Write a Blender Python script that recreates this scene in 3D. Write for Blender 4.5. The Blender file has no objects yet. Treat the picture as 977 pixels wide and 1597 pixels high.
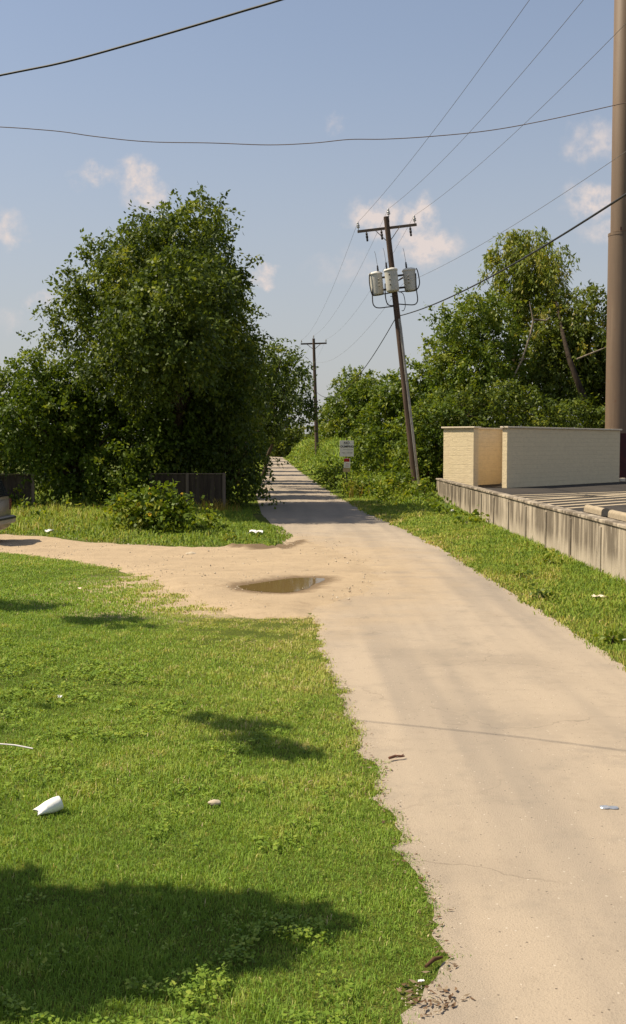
import bpy, bmesh, math, random
import numpy as np
from mathutils import Vector, Matrix, noise as mnoise
from mathutils.geometry import delaunay_2d_cdt

R = math.radians
scene = bpy.context.scene
COL = scene.collection
rng = np.random.default_rng(7)
random.seed(7)

# ------------------------------------------------------------------ camera
F, CX, CY, HOR, EYE = 1700.0, 488.5, 798.5, 695.0, 2.5
PITCH = math.atan((CY - HOR) / F)
cam_d = bpy.data.cameras.new('camera')
cam_d.sensor_fit = 'VERTICAL'
cam_d.sensor_height = 24.0
cam_d.lens = 24.0 * F / 1597.0
cam_d.clip_start = 0.05
cam_d.clip_end = 6000
cam = bpy.data.objects.new('camera', cam_d)
COL.objects.link(cam)
cam.location = (0, 0, EYE)
cam.rotation_euler = (R(90) - PITCH, 0, 0)
scene.camera = cam

# ------------------------------------------------------------------ sun and sky
SUN_EL, SUN_AZ = R(54), R(-6)      # azimuth: from the left (-X), a little in front of the camera
SDIR = Vector((-math.cos(SUN_AZ) * math.cos(SUN_EL), -math.sin(SUN_AZ) * math.cos(SUN_EL), math.sin(SUN_EL)))
sd = bpy.data.lights.new('sun', 'SUN')
sd.energy = 5.0
sd.angle = R(0.55)
sd.color = (1.0, 0.89, 0.70)
sun = bpy.data.objects.new('sun', sd)
COL.objects.link(sun)
sun.rotation_euler = SDIR.to_track_quat('Z', 'Y').to_euler()

scene.view_settings.view_transform = 'Standard'
scene.view_settings.look = 'None'
scene.view_settings.exposure = 0.48
scene.view_settings.gamma = 1.0


def ray(px, py):
    f = Vector((0, math.cos(PITCH), -math.sin(PITCH)))
    u = Vector((0, math.sin(PITCH), math.cos(PITCH)))
    return f * F + Vector((1, 0, 0)) * (px - CX) + u * (CY - py)


def G(px, py, z=0.0):
    d = ray(px, py)
    t = (z - EYE) / d.z
    return Vector((d.x * t, d.y * t, z))


def A(px, py, Y):
    d = ray(px, py)
    t = Y / d.y
    return Vector((d.x * t, Y, EYE + d.z * t))


world = bpy.data.worlds.new('World')
scene.world = world
world.use_nodes = True
wn, wl = world.node_tree.nodes, world.node_tree.links
wn.clear()


class NT:
    """tiny node-tree helper"""
    def __init__(s, tree):
        s.n, s.l = tree.nodes, tree.links

    def add(s, t, ins=None, **kw):
        nd = s.n.new(t)
        for k, v in kw.items():
            setattr(nd, k, v)
        for k, v in (ins or {}).items():
            sock = nd.inputs[k]
            if isinstance(v, bpy.types.NodeSocket):
                s.l.new(v, sock)
            else:
                sock.default_value = v
        return nd

    def math(s, op, a, b=0.0, c=0.0, clamp=False):
        nd = s.add('ShaderNodeMath', {0: a, 1: b, 2: c}, operation=op)
        nd.use_clamp = clamp
        return nd.outputs[0]

    def noise(s, vec, scale, detail=4.0, rough=0.55, dist=0.0):
        return s.add('ShaderNodeTexNoise', {'Vector': vec, 'Scale': scale, 'Detail': detail,
                                            'Roughness': rough, 'Distortion': dist}).outputs['Fac']

    def ramp(s, fac, stops):
        nd = s.n.new('ShaderNodeValToRGB')
        cr = nd.color_ramp
        while len(cr.elements) < len(stops):
            cr.elements.new(0.5)
        for e, (p, c) in zip(cr.elements, stops):
            e.position = p
            e.color = (*c, 1) if len(c) == 3 else c
        s.l.new(fac, nd.inputs[0])
        return nd.outputs[0]

    def mix(s, fac, a, b, mode='MIX'):
        nd = s.n.new('ShaderNodeMix')
        nd.data_type = 'RGBA'
        nd.blend_type = mode
        for sock, v in ((nd.inputs[0], fac), (nd.inputs[6], a), (nd.inputs[7], b)):
            if isinstance(v, bpy.types.NodeSocket):
                s.l.new(v, sock)
            elif isinstance(v, (int, float)):
                sock.default_value = v
            else:
                sock.default_value = (*v, 1)
        return nd.outputs[2]

    def smooth(s, v, lo, hi):
        return s.add('ShaderNodeMapRange', {0: v, 1: lo, 2: hi, 3: 0.0, 4: 1.0},
                     interpolation_type='SMOOTHSTEP', clamp=True).outputs[0]


w = NT(world.node_tree)
sky = wn.new('ShaderNodeTexSky')
sky.sky_type = 'NISHITA'
sky.sun_disc = False
sky.sun_elevation = SUN_EL
sky.sun_rotation = math.atan2(SDIR.x, SDIR.y)
sky.altitude = 200
sky.air_density = 1.0
sky.dust_density = 1.6
sky.ozone_density = 1.5
geo = w.add('ShaderNodeTexCoord')
dirv = geo.outputs['Generated']
# small fair-weather clouds: soft patches of the sky by compass direction, broken up by noise
clouds = [(150, 272, 26, 14, .55), (212, 285, 22, 26, .75), (235, 305, 22, 22, .8), (12, 360, 20, 24, .7), (70, 468, 26, 10, .45),
          (590, 340, 38, 20, .95), (655, 335, 26, 24, 1.0), (672, 385, 38, 26, .9), (635, 380, 26, 20, .7),
          (412, 432, 18, 12, .8), (930, 218, 32, 24, .5), (925, 315, 40, 20, .75), (940, 360, 30, 16, .5),
          (517, 198, 14, 14, .35), (15, 495, 22, 14, .3), (560, 420, 60, 18, .25), (1080, 330, 60, 25, .8), (-120, 330, 70, 25, .7)]
nz = w.add('ShaderNodeTexNoise', {'Vector': dirv, 'Scale': 42.0, 'Detail': 6.0, 'Roughness': .6})
wob = w.add('ShaderNodeVectorMath', {0: nz.outputs['Color'], 1: (.5, .5, .5)}, operation='SUBTRACT')
wob = w.add('ShaderNodeVectorMath', {0: wob.outputs[0], 3: 0.045}, operation='SCALE')
dw = w.add('ShaderNodeVectorMath', {0: dirv, 1: wob.outputs[0]}, operation='ADD').outputs[0]
tot = None
for (cx, cy, rx, ry, s) in clouds:
    c = ray(cx, cy).normalized()
    d = w.add('ShaderNodeVectorMath', {0: dw, 1: tuple(c)}, operation='SUBTRACT').outputs[0]
    d = w.add('ShaderNodeVectorMath', {0: d, 1: (F / rx / 1.35, F / ry / 1.35, F / ry / 1.35)}, operation='MULTIPLY').outputs[0]
    ln = w.add('ShaderNodeVectorMath', {0: d}, operation='LENGTH').outputs['Value']
    m = w.math('MULTIPLY', w.math('SUBTRACT', 1.0, w.smooth(ln, 0.1, 1.25)), s)
    tot = m if tot is None else w.math('MAXIMUM', tot, m)
nf = w.noise(dirv, 75.0, 6.0, .62)
cm = w.math('MULTIPLY', w.math('MULTIPLY', tot, 1.7), w.smooth(nf, .20, .72), clamp=True)
zz_ = w.add('ShaderNodeSeparateXYZ', {0: dirv}).outputs['Z']
hz = w.math('ADD', .25, w.math('MULTIPLY', w.math('SUBTRACT', 1.0, w.smooth(zz_, -.02, .40)), .60))
sky_h = w.mix(hz, sky.outputs[0], (3.75, 3.72, 3.75))     # thin summer haze layer over the whole sky
skyc = w.mix(cm, sky_h, (5.6, 4.95, 4.7))
bg = w.add('ShaderNodeBackground', {'Color': skyc, 'Strength': 0.097})
wo = w.add('ShaderNodeOutputWorld')
wl.new(bg.outputs[0], wo.inputs[0])

# ------------------------------------------------------------------ materials
def new_mat(name):
    m = bpy.data.materials.new(name)
    m.use_nodes = True
    m.node_tree.nodes.clear()
    t = NT(m.node_tree)
    return m, t


def finish(t, color, rough=.8, spec=.3, bump=None, bstr=.3, metallic=0.0, bdist=.02, **ex):
    ins = {'Base Color': color if isinstance(color, bpy.types.NodeSocket) else (*color, 1), 'Roughness': rough,
           'Specular IOR Level': spec, 'Metallic': metallic}
    if bump is not None:
        b = t.add('ShaderNodeBump', {'Height': bump, 'Strength': bstr, 'Distance': bdist})
        ins['Normal'] = b.outputs[0]
    ins.update(ex)
    p = t.add('ShaderNodeBsdfPrincipled', ins)
    o = t.add('ShaderNodeOutputMaterial')
    t.l.new(p.outputs[0], o.inputs[0])
    return p


def simple(name, c1, c2=None, scale=8.0, rough=.7, spec=.3, metallic=0.0, bstr=.2, stretch=(1, 1, 1)):
    m, t = new_mat(name)
    co = t.add('ShaderNodeTexCoord').outputs['Object']
    mp = t.add('ShaderNodeMapping', {'Vector': co, 'Scale': stretch}).outputs[0]
    n = t.noise(mp, scale, 5)
    col = t.mix(t.smooth(n, .3, .7), c1, c2 or tuple(x * .75 for x in c1))
    finish(t, col, rough, spec, n, bstr, metallic)
    return m


def leaf_mat(name, stops, transl=.32, rough=.5, spec=.25, up=0.0, gain=1.0, rg=(1.30, 1.22, .78)):
    m, t = new_mat(name)
    a = t.add('ShaderNodeAttribute', attribute_name='tint')
    stops = [(p_, (c_[0] * gain * rg[0], c_[1] * gain * rg[1], c_[2] * gain * rg[2])) for p_, c_ in stops]
    col = t.ramp(a.outputs['Fac'], stops)
    ins = {'Base Color': col, 'Roughness': rough, 'Specular IOR Level': spec}
    if up:
        g_ = t.add('ShaderNodeNewGeometry').outputs['Normal']
        v_ = t.add('ShaderNodeVectorMath', {0: g_, 1: (0, 0, up)}, operation='ADD').outputs[0]
        ins['Normal'] = t.add('ShaderNodeVectorMath', {0: v_}, operation='NORMALIZE').outputs[0]
    p = t.add('ShaderNodeBsdfPrincipled', ins)
    col2 = t.mix(1.0, col, (1.25, 1.15, .55), 'MULTIPLY')
    tr = t.add('ShaderNodeBsdfTranslucent', {'Color': col2})
    mx = t.add('ShaderNodeMixShader', {0: transl, 1: p.outputs[0], 2: tr.outputs[0]})
    o = t.add('ShaderNodeOutputMaterial')
    t.l.new(mx.outputs[0], o.inputs[0])
    return m


M = {}
M['leaf_dark'] = leaf_mat('leaf_dark', [(0, (.018, .030, .007)), (.45, (.038, .058, .012)), (.8, (.066, .088, .018)), (1, (.11, .125, .03))], .40, gain=1.95)
M['leaf_mid'] = leaf_mat('leaf_mid', [(0, (.025, .045, .008)), (.5, (.05, .082, .012)), (.85, (.085, .12, .018)), (1, (.12, .145, .03))], .40, gain=1.55)
M['leaf_light'] = leaf_mat('leaf_light', [(0, (.04, .06, .012)), (.5, (.085, .12, .022)), (.85, (.13, .16, .03)), (1, (.18, .18, .05))], .40, gain=1.35)
M['leaf_olive'] = leaf_mat('leaf_olive', [(0, (.03, .042, .008)), (.5, (.055, .080, .015)), (.85, (.085, .112, .023)), (1, (.13, .12, .03))], .40, gain=1.5)
M['leaf_weed'] = leaf_mat('leaf_weed', [(0, (.035, .06, .008)), (.5, (.08, .125, .014)), (.85, (.14, .17, .02)), (1, (.17, .185, .04))], .40, gain=1.35)
M['grass'] = leaf_mat('grass', [(0, (.045, .095, .006)), (.4, (.095, .165, .010)), (.72, (.18, .205, .024)), (1, (.31, .255, .09))], .35, .6, .15, up=1.6, gain=2.0, rg=(1.30, 1.15, 2.4))
M['rough_grass'] = leaf_mat('rough_grass', [(0, (.045, .095, .006)), (.4, (.095, .165, .010)), (.72, (.18, .205, .024)), (1, (.31, .255, .09))], .35, .6, .15, up=1.6, gain=1.75, rg=(1.38, 1.12, 2.2))
M['clover'] = leaf_mat('clover', [(0, (.06, .11, .008)), (.5, (.12, .19, .016)), (1, (.20, .24, .03))], .35, .5, .25, up=1.2, gain=1.5, rg=(1.15, 1.08, 1.4))
M['dry'] = leaf_mat('dry', [(0, (.10, .10, .02)), (.5, (.20, .16, .05)), (1, (.34, .25, .12))], .25, .8, .1)
M['bark'] = simple('bark', (.10, .075, .05), (.045, .033, .024), 9, .95, .1, 0, .8, (1, 1, .25))
M['bark_pale'] = simple('bark_pale', (.34, .28, .2), (.2, .16, .11), 6, .95, .1, 0, .5, (1, 1, .25))
M['pole_wood'] = simple('pole_wood', (.125, .085, .062), (.065, .045, .034), 14, .9, .15, 0, .5, (1, 1, .06))
M['arm_wood'] = simple('arm_wood', (.22, .165, .125), (.13, .095, .07), 14, .9, .15, 0, .4, (.08, 1, 1))
M['conduit'] = simple('conduit', (.36, .34, .31), (.25, .23, .21), 3, .45, .4, .4, .05)
M['can'] = simple('can', (.56, .53, .46), (.50, .47, .40), 2, .45, .4, 0, .03)
M['porcelain'] = simple('porcelain', (.42, .41, .40), (.34, .33, .32), 3, .25, .5)
M['dark_metal'] = simple('dark_metal', (.06, .05, .045), (.035, .03, .028), 8, .5, .4, .3)
M['rubber'] = simple('rubber', (.025, .023, .022), (.015, .015, .015), 8, .6, .4)
M['wire_grey'] = simple('wire_grey', (.16, .14, .13), (.12, .11, .10), 8, .55, .3)
M['steel_brown'] = None
M['white_paint'] = simple('white_paint', (.72, .69, .62), (.62, .58, .5), 5, .6, .3)
M['paper'] = simple('paper', (.82, .81, .78), (.76, .74, .7), 20, .8, .2)


def mat_steel_brown():
    m, t = new_mat('steel_brown')
    co = t.add('ShaderNodeTexCoord').outputs['Object']
    mp = t.add('ShaderNodeMapping', {'Vector': co, 'Scale': (1, 1, .08)}).outputs[0]
    n = t.noise(mp, 3.0, 6, .6)
    n2 = t.noise(co, .8, 4)
    c = t.mix(t.smooth(n, .35, .7), (.178, .122, .080), (.148, .10, .066))
    c = t.mix(t.math('MULTIPLY', t.smooth(n2, .55, .8), .35), c, (.14, .08, .05))
    st_ = t.noise(t.add('ShaderNodeMapping', {'Vector': co, 'Scale': (1, 1, .03)}).outputs[0], 5.5, 6, .7)
    c = t.mix(t.math('MULTIPLY', t.smooth(st_, .52, .72), .5), c, (.27, .19, .125))
    c = t.mix(t.math('MULTIPLY', t.smooth(t.noise(co, 2.2, 7, .75), .60, .72), .6), c, (.15, .06, .03))
    finish(t, c, .6, .3, n, .08)
    return m


M['steel_brown'] = mat_steel_brown()
M['maroon'] = simple('maroon', (.06, .012, .012), (.04, .009, .01), 4, .6, .3)


def dirt_color(t, p):
    mp = t.add('ShaderNodeMapping', {'Vector': p, 'Scale': (.3, 1, 1)}).outputs[0]
    tr = t.noise(mp, 1.6, 5, .6)
    mid = t.noise(p, 5.0, 6, .7)
    fine = t.noise(p, 60, 4, .7)
    c = t.mix(t.smooth(tr, .3, .7), (.43, .325, .21), (.375, .283, .185))
    c = t.mix(t.math('MULTIPLY', t.smooth(mid, .5, .75), .45), c, (.25, .18, .11))
    c = t.mix(t.math('MULTIPLY', t.smooth(fine, .45, .75), .3), c, (.19, .135, .085))
    return c, mid, fine


def mat_ground():
    m, t = new_mat('ground_soil')
    p = t.add('ShaderNodeNewGeometry').outputs['Position']
    n1 = t.noise(p, .35, 5)
    n2 = t.noise(p, 3.2, 6, .65)
    n3 = t.noise(p, 40, 3)
    g = t.mix(t.smooth(n2, .3, .7), (.055, .075, .010), (.10, .115, .018))
    g = t.mix(t.math('MULTIPLY', t.smooth(n1, .5, .72), .5), g, (.16, .135, .045))
    g = t.mix(t.math('MULTIPLY', t.smooth(n3, .4, .7), .35), g, (.05, .055, .012))
    sx = t.add('ShaderNodeSeparateXYZ', {0: p})
    ex = t.math('DIVIDE', t.math('ADD', sx.outputs[0], 2.2), 3.0)
    ey = t.math('DIVIDE', t.math('SUBTRACT', sx.outputs[1], 18.6), 3.6)
    er = t.math('SQRT', t.math('ADD', t.math('MULTIPLY', ex, ex), t.math('MULTIPLY', ey, ey)))
    er = t.math('ADD', er, t.math('MULTIPLY', t.math('SUBTRACT', t.noise(p, 1.6, 5, .65), .5), 1.0))
    dcol, _, _ = dirt_color(t, p)
    g = t.mix(t.math('SUBTRACT', 1.0, t.smooth(er, .55, 1.0)), g, dcol)
    finish(t, g, .95, .1, n3, .6, 0, .03)
    return m


def mat_road():
    m, t = new_mat('road_surface')
    p = t.add('ShaderNodeNewGeometry').outputs['Position']
    sx = t.add('ShaderNodeSeparateXYZ', {0: p})
    y = sx.outputs['Y']
    bend = t.math('MULTIPLY', y, -.02)
    px = t.math('SUBTRACT', sx.outputs['X'], bend)
    cv = t.add('ShaderNodeCombineXYZ', {0: px, 1: t.math('MULTIPLY', y, .05), 2: 0.0}).outputs[0]
    tracks = t.noise(cv, 1.35, 3, .5)
    big = t.noise(p, .45, 5, .6)
    mid = t.noise(p, 3.5, 6, .7)
    fine = t.noise(p, 90, 4, .7)
    grit = t.add('ShaderNodeTexVoronoi', {'Vector': p, 'Scale': 70.0}).outputs['Distance']
    c = t.mix(t.smooth(tracks, .30, .60), (.285, .236, .184), (.395, .318, .235))
    c = t.mix(t.math('MULTIPLY', t.smooth(big, .45, .7), .45), c, (.225, .185, .142))
    # sandy dirt carried out of the driveway mouth
    dx = t.math('DIVIDE', t.math('ADD', sx.outputs['X'], .9), 3.6)
    dy = t.math('DIVIDE', t.math('SUBTRACT', y, 22.5), 8.5)
    rr = t.math('SQRT', t.math('ADD', t.math('MULTIPLY', dx, dx), t.math('MULTIPLY', dy, dy)))
    rr = t.math('ADD', rr, t.math('MULTIPLY', t.math('SUBTRACT', t.noise(p, .8, 6, .65), .5), 1.1))
    dust = t.math('SUBTRACT', 1.0, t.smooth(rr, .45, 1.25))
    dcol, _, _ = dirt_color(t, p)
    c = t.mix(dust, c, dcol)
    far = t.smooth(y, 31.0, 38.0)
    c = t.mix(t.math('MULTIPLY', far, .5), c, (.28, .232, .18))
    c = t.mix(t.math('MULTIPLY', t.smooth(mid, .52, .78), .30), c, (.205, .162, .118))
    c = t.mix(t.math('MULTIPLY', t.smooth(fine, .5, .75), .45), c, (.15, .12, .09))
    c = t.mix(t.math('MULTIPLY', t.math('SUBTRACT', 1.0, t.smooth(grit, .0, .25)), .2), c, (.48, .40, .31))
    # worn aggregate specks, faint hairline cracking, grey wear along the left edge
    sp = t.add('ShaderNodeTexVoronoi', {'Vector': p, 'Scale': 26.0}, feature='F1')
    spm = t.math('SUBTRACT', 1.0, t.smooth(sp.outputs['Distance'], .10, .22))
    spc = t.add('ShaderNodeSeparateColor', {0: sp.outputs['Color']}).outputs[0]
    c = t.mix(t.math('MULTIPLY', spm, t.smooth(spc, .80, .9)), c, (.13, .105, .08))
    c = t.mix(t.math('MULTIPLY', spm, t.math('SUBTRACT', 1.0, t.smooth(spc, .08, .14))), c, (.52, .45, .36))
    wv = t.add('ShaderNodeVectorMath', {0: p, 1: t.add('ShaderNodeTexNoise', {'Vector': p, 'Scale': 1.2, 'Detail': 4.0}).outputs['Color']}, operation='ADD').outputs[0]
    ce = t.add('ShaderNodeTexVoronoi', {'Vector': wv, 'Scale': .42}, feature='DISTANCE_TO_EDGE').outputs['Distance']
    crk = t.math('MULTIPLY', t.math('SUBTRACT', 1.0, t.smooth(ce, .0, .0055)), t.smooth(big, .42, .6))
    c = t.mix(t.math('MULTIPLY', crk, .38), c, (.12, .095, .07))
    pat = t.noise(p, 1.5, 6, .72)
    c = t.mix(t.math('MULTIPLY', t.smooth(pat, .50, .72), .42), c, (.21, .18, .145))
    h = t.math('ADD', fine, t.math('MULTIPLY', mid, .8))
    finish(t, c, .92, .15, h, .5, 0, .014)
    return m


def mat_dirt():
    m, t = new_mat('dirt_track')
    p = t.add('ShaderNodeNewGeometry').outputs['Position']
    mud = t.add('ShaderNodeAttribute', attribute_name='mud').outputs['Fac']
    c, mid, fine = dirt_color(t, p)
    mm = t.smooth(t.math('ADD', mud, t.math('MULTIPLY', t.math('SUBTRACT', mid, .5), .7)), .25, .8)
    c = t.mix(t.math('MULTIPLY', mm, .8), c, (.12, .078, .042))
    h = t.math('ADD', fine, t.math('MULTIPLY', mid, 1.5))
    finish(t, c, .93, .12, h, .5, 0, .03)
    return m


def mat_water():
    m, t = new_mat('muddy_water')
    p = t.add('ShaderNodeNewGeometry').outputs['Position']
    n = t.noise(p, 6, 3)
    finish(t, (.15, .098, .038), .04, .3, n, .03, 0, .01, IOR=1.30)
    return m


def mat_asphalt():
    m, t = new_mat('parking_asphalt')
    p = t.add('ShaderNodeNewGeometry').outputs['Position']
    n = t.noise(p, .5, 5)
    f = t.noise(p, 40, 4)
    c = t.mix(t.smooth(n, .3, .7), (.045, .040, .036), (.065, .057, .050))
    c = t.mix(t.math('MULTIPLY', t.smooth(f, .45, .7), .4), c, (.03, .027, .025))
    finish(t, c, .95, .08, f, .3, 0, .01)
    return m


def mat_concrete():
    """weathered retaining wall: vertical dark streaks and pale lime runs that hang from the top"""
    m, t = new_mat('weathered_concrete')
    co = t.add('ShaderNodeNewGeometry').outputs['Position']
    mp = t.add('ShaderNodeMapping', {'Vector': co, 'Scale': (1, 1, .10)}).outputs[0]
    s1 = t.noise(mp, 3.2, 6, .65, .3)
    s2 = t.noise(mp, 9.0, 5, .7)
    bl = t.noise(co, 1.1, 5, .6)
    fine = t.noise(co, 30, 4)
    z = t.add('ShaderNodeSeparateXYZ', {0: co}).outputs['Z']
    c = t.mix(t.smooth(bl, .3, .7), (.47, .395, .30), (.37, .31, .235))
    hi = t.math('ADD', t.smooth(z, .0, 1.0), t.math('MULTIPLY', s1, .5))
    c = t.mix(t.math('MULTIPLY', t.math('MULTIPLY', t.smooth(s1, .38, .56), t.smooth(hi, .25, .85)), .78), c, (.075, .058, .042))
    c = t.mix(t.math('MULTIPLY', t.smooth(s2, .50, .68), .5), c, (.12, .096, .07))
    c = t.mix(t.math('MULTIPLY', t.smooth(t.math('SUBTRACT', 1.0, s2), .60, .72), .7), c, (.60, .53, .42))
    finish(t, c, .92, .12, t.math('ADD', fine, s1), .4, 0, .01)
    return m


def mat_block():
    """painted block wall: faint mortar courses, rough split faces"""
    m, t = new_mat('painted_block')
    co = t.add('ShaderNodeTexCoord').outputs['Object']
    sx = t.add('ShaderNodeSeparateXYZ', {0: co})
    uv = t.add('ShaderNodeCombineXYZ', {0: t.math('ADD', sx.outputs[0], sx.outputs[1]), 1: sx.outputs[2], 2: 0.0}).outputs[0]
    br = t.add('ShaderNodeTexBrick', {'Vector': uv, 'Scale': 1.0, 'Mortar Size': .012, 'Brick Width': .4, 'Row Height': .2,
                                      'Color1': (.9, .9, .9, 1), 'Color2': (1, 1, 1, 1), 'Mortar': (.55, .55, .55, 1)})
    n = t.noise(co, 3.0, 6, .65)
    st = t.add('ShaderNodeMapping', {'Vector': co, 'Scale': (.8, .8, 3.5)}).outputs[0]
    n2 = t.noise(st, 4.0, 5, .7)
    c = t.mix(t.smooth(n, .3, .7), (.79, .645, .415), (.74, .60, .385))
    c = t.mix(.13, c, t.mix(1.0, c, br.outputs['Color'], 'MULTIPLY'))
    c = t.mix(t.math('MULTIPLY', t.smooth(n2, .48, .76), .34), c, (.40, .33, .22))
    h = t.math('ADD', t.math('MULTIPLY', br.outputs['Fac'], -.4), t.math('ADD', n2, t.noise(co, 25, 4)))
    finish(t, c, .9, .12, h, .6, 0, .02)
    return m


M['ground'] = mat_ground()
M['road'] = mat_road()
M['dirt'] = mat_dirt()
M['water'] = mat_water()
M['asphalt'] = mat_asphalt()
M['concrete'] = mat_concrete()
M['block'] = mat_block()
M['cap'] = simple('cap', (.74, .63, .47), (.66, .55, .41), 5, .8, .2)
M['stop'] = simple('stop', (.38, .31, .215), (.30, .24, .165), 9, .9, .1)
M['crack'] = simple('crack', (.30, .235, .17), (.35, .275, .2), 12, .95, .1)
M['fence_wood'] = simple('fence_wood', (.085, .065, .05), (.045, .034, .027), 6, .95, .1, 0, .4, (1, 1, .1))
M['post_wood'] = simple('post_wood', (.22, .17, .13), (.14, .11, .085), 6, .95, .1, 0, .4, (1, 1, .1))
M['stripe'] = simple('stripe', (.46, .37, .25), (.36, .29, .2), 7, .85, .2)
M['pebble'] = simple('pebble', (.55, .47, .36), (.36, .29, .2), 3, .95, .1)
M['litterleaf'] = leaf_mat('litterleaf', [(0, (.10, .055, .03)), (.5, (.16, .10, .06)), (1, (.28, .22, .15))], .1, .9, .1, rg=(1, 1, 1))


# ------------------------------------------------------------------ object helpers
def tag(o, label=None, cat=None, group=None, kind=None):
    if label: o['label'] = label
    if cat: o['category'] = cat
    if group: o['group'] = group
    if kind: o['kind'] = kind
    return o


def empty(name, loc=(0, 0, 0), rot=(0, 0, 0)):
    o = bpy.data.objects.new(name, None)
    o.empty_display_size = .2
    COL.objects.link(o)
    o.location = loc
    o.rotation_euler = rot
    return o


class MB:
    def __init__(s):
        s.v, s.f, s.mi, s.sm = [], [], [], []

    def add(s, vs, fs, mi=0, smooth=False):
        b = len(s.v)
        s.v += [tuple(v) for v in vs]
        s.f += [tuple(i + b for i in f) for f in fs]
        s.mi += [mi] * len(fs)
        s.sm += [smooth] * len(fs)

    def box(s, c, d, rot=None, mi=0):
        c = Vector(c)
        vs = [Vector((x * d[0] / 2, y * d[1] / 2, z * d[2] / 2)) for x in (-1, 1) for y in (-1, 1) for z in (-1, 1)]
        if rot is not None:
            vs = [rot @ v for v in vs]
        s.add([v + c for v in vs], [(0, 1, 3, 2), (4, 6, 7, 5), (0, 4, 5, 1), (2, 3, 7, 6), (0, 2, 6, 4), (1, 5, 7, 3)], mi)

    def tube(s, pts, rad, n=8, mi=0, cap=True):
        pts = [Vector(p) for p in pts]
        rads = rad if isinstance(rad, (list, tuple)) else [rad] * len(pts)
        vs, fs = [], []
        ref = None
        for i, p in enumerate(pts):
            t = (pts[min(i + 1, len(pts) - 1)] - pts[max(i - 1, 0)]).normalized()
            if ref is None:
                ref = Vector((1, 0, 0)) if abs(t.x) < .9 else Vector((0, 1, 0))
            a = (ref - t * ref.dot(t)).normalized()
            b = t.cross(a)
            ref = a
            for k in range(n):
                th = 2 * math.pi * k / n
                vs.append(p + (a * math.cos(th) + b * math.sin(th)) * rads[i])
        for i in range(len(pts) - 1):
            for k in range(n):
                k2 = (k + 1) % n
                fs.append((i * n + k, i * n + k2, (i + 1) * n + k2, (i + 1) * n + k))
        s.add(vs, fs, mi, True)
        if cap:
            s.add(vs[:n], [tuple(reversed(range(n)))], mi)
            s.add(vs[-n:], [tuple(range(n))], mi)

    def lathe(s, prof, n=20, o=(0, 0, 0), rot=None, mi=0):
        """prof: list of (radius, z)"""
        vs, fs = [], []
        for r, z in prof:
            for k in range(n):
                th = 2 * math.pi * k / n
                v = Vector((r * math.cos(th), r * math.sin(th), z))
                if rot is not None:
                    v = rot @ v
                vs.append(v + Vector(o))
        for i in range(len(prof) - 1):
            for k in range(n):
                k2 = (k + 1) % n
                fs.append((i * n + k, i * n + k2, (i + 1) * n + k2, (i + 1) * n + k))
        s.add(vs, fs, mi, True)
        s.add(vs[:n], [tuple(reversed(range(n)))], mi)
        s.add(vs[-n:], [tuple(range(n))], mi)

    def build(s, name, mats, parent=None, bevel=0):
        me = bpy.data.meshes.new(name)
        me.from_pydata(s.v, [], s.f)
        me.polygons.foreach_set('material_index', s.mi)
        me.polygons.foreach_set('use_smooth', s.sm)
        for m in (mats if isinstance(mats, (list, tuple)) else [mats]):
            me.materials.append(m)
        me.update()
        o = bpy.data.objects.new(name, me)
        COL.objects.link(o)
        if parent is not None:
            o.parent = parent
        if bevel:
            bv = o.modifiers.new('bevel', 'BEVEL')
            bv.width = bevel
            bv.segments = 2
            bv.limit_method = 'ANGLE'
        return o


def np_mesh(name, verts, k, mat, tint=None, parent=None):
    """verts (n*k,3): n separate k-gons; tint (n,) per face -> per vertex attribute"""
    n = len(verts) // k
    me = bpy.data.meshes.new(name)
    me.vertices.add(n * k)
    me.vertices.foreach_set('co', verts.astype(np.float32).ravel())
    me.loops.add(n * k)
    me.loops.foreach_set('vertex_index', np.arange(n * k, dtype=np.int32))
    me.polygons.add(n)
    me.polygons.foreach_set('loop_start', np.arange(0, n * k, k, dtype=np.int32))
    me.materials.append(mat)
    if tint is not None:
        a = me.attributes.new('tint', 'FLOAT', 'POINT')
        a.data.foreach_set('value', np.repeat(np.clip(tint, 0, 1), k).astype(np.float32))
    me.update(calc_edges=True)
    o = bpy.data.objects.new(name, me)
    COL.objects.link(o)
    if parent is not None:
        o.parent = parent
    return o


def unit(a):
    return a / np.maximum(np.linalg.norm(a, axis=-1, keepdims=True), 1e-9)


def snoise(p, sc, seed=0.0):
    """cheap smooth pseudo noise on (n,2|3) points, about -1..1"""
    p = np.asarray(p) * sc
    if p.shape[1] == 2:
        p = np.c_[p, np.zeros(len(p))]
    r = np.zeros(len(p))
    amp, fr = .5, 1.0
    for i in range(4):
        a = seed * 3.1 + i * 7.3
        r += amp * np.sin(fr * (p[:, 0] * 1.0 + .6 * p[:, 1]) + a + 1.3 * np.sin(fr * .8 * p[:, 2] + a * 2)) \
            * np.cos(fr * (p[:, 1] * 1.1 - .5 * p[:, 0]) + a * 1.7 + 1.1 * np.sin(fr * .7 * p[:, 0] + a))
        amp *= .62
        fr *= 2.1
    return r * 1.3


def leaf_quads(pos, axis, nrm, L, W):
    side = unit(np.cross(axis, nrm))
    n2 = unit(np.cross(side, axis))
    L, W = L[:, None], W[:, None]
    b = pos
    m = pos + axis * L * .45
    q = np.stack([b, m + side * W * .5 - n2 * L * .06, pos + axis * L, m - side * W * .5 - n2 * L * .06], 1)
    return q.reshape(-1, 3)


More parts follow.
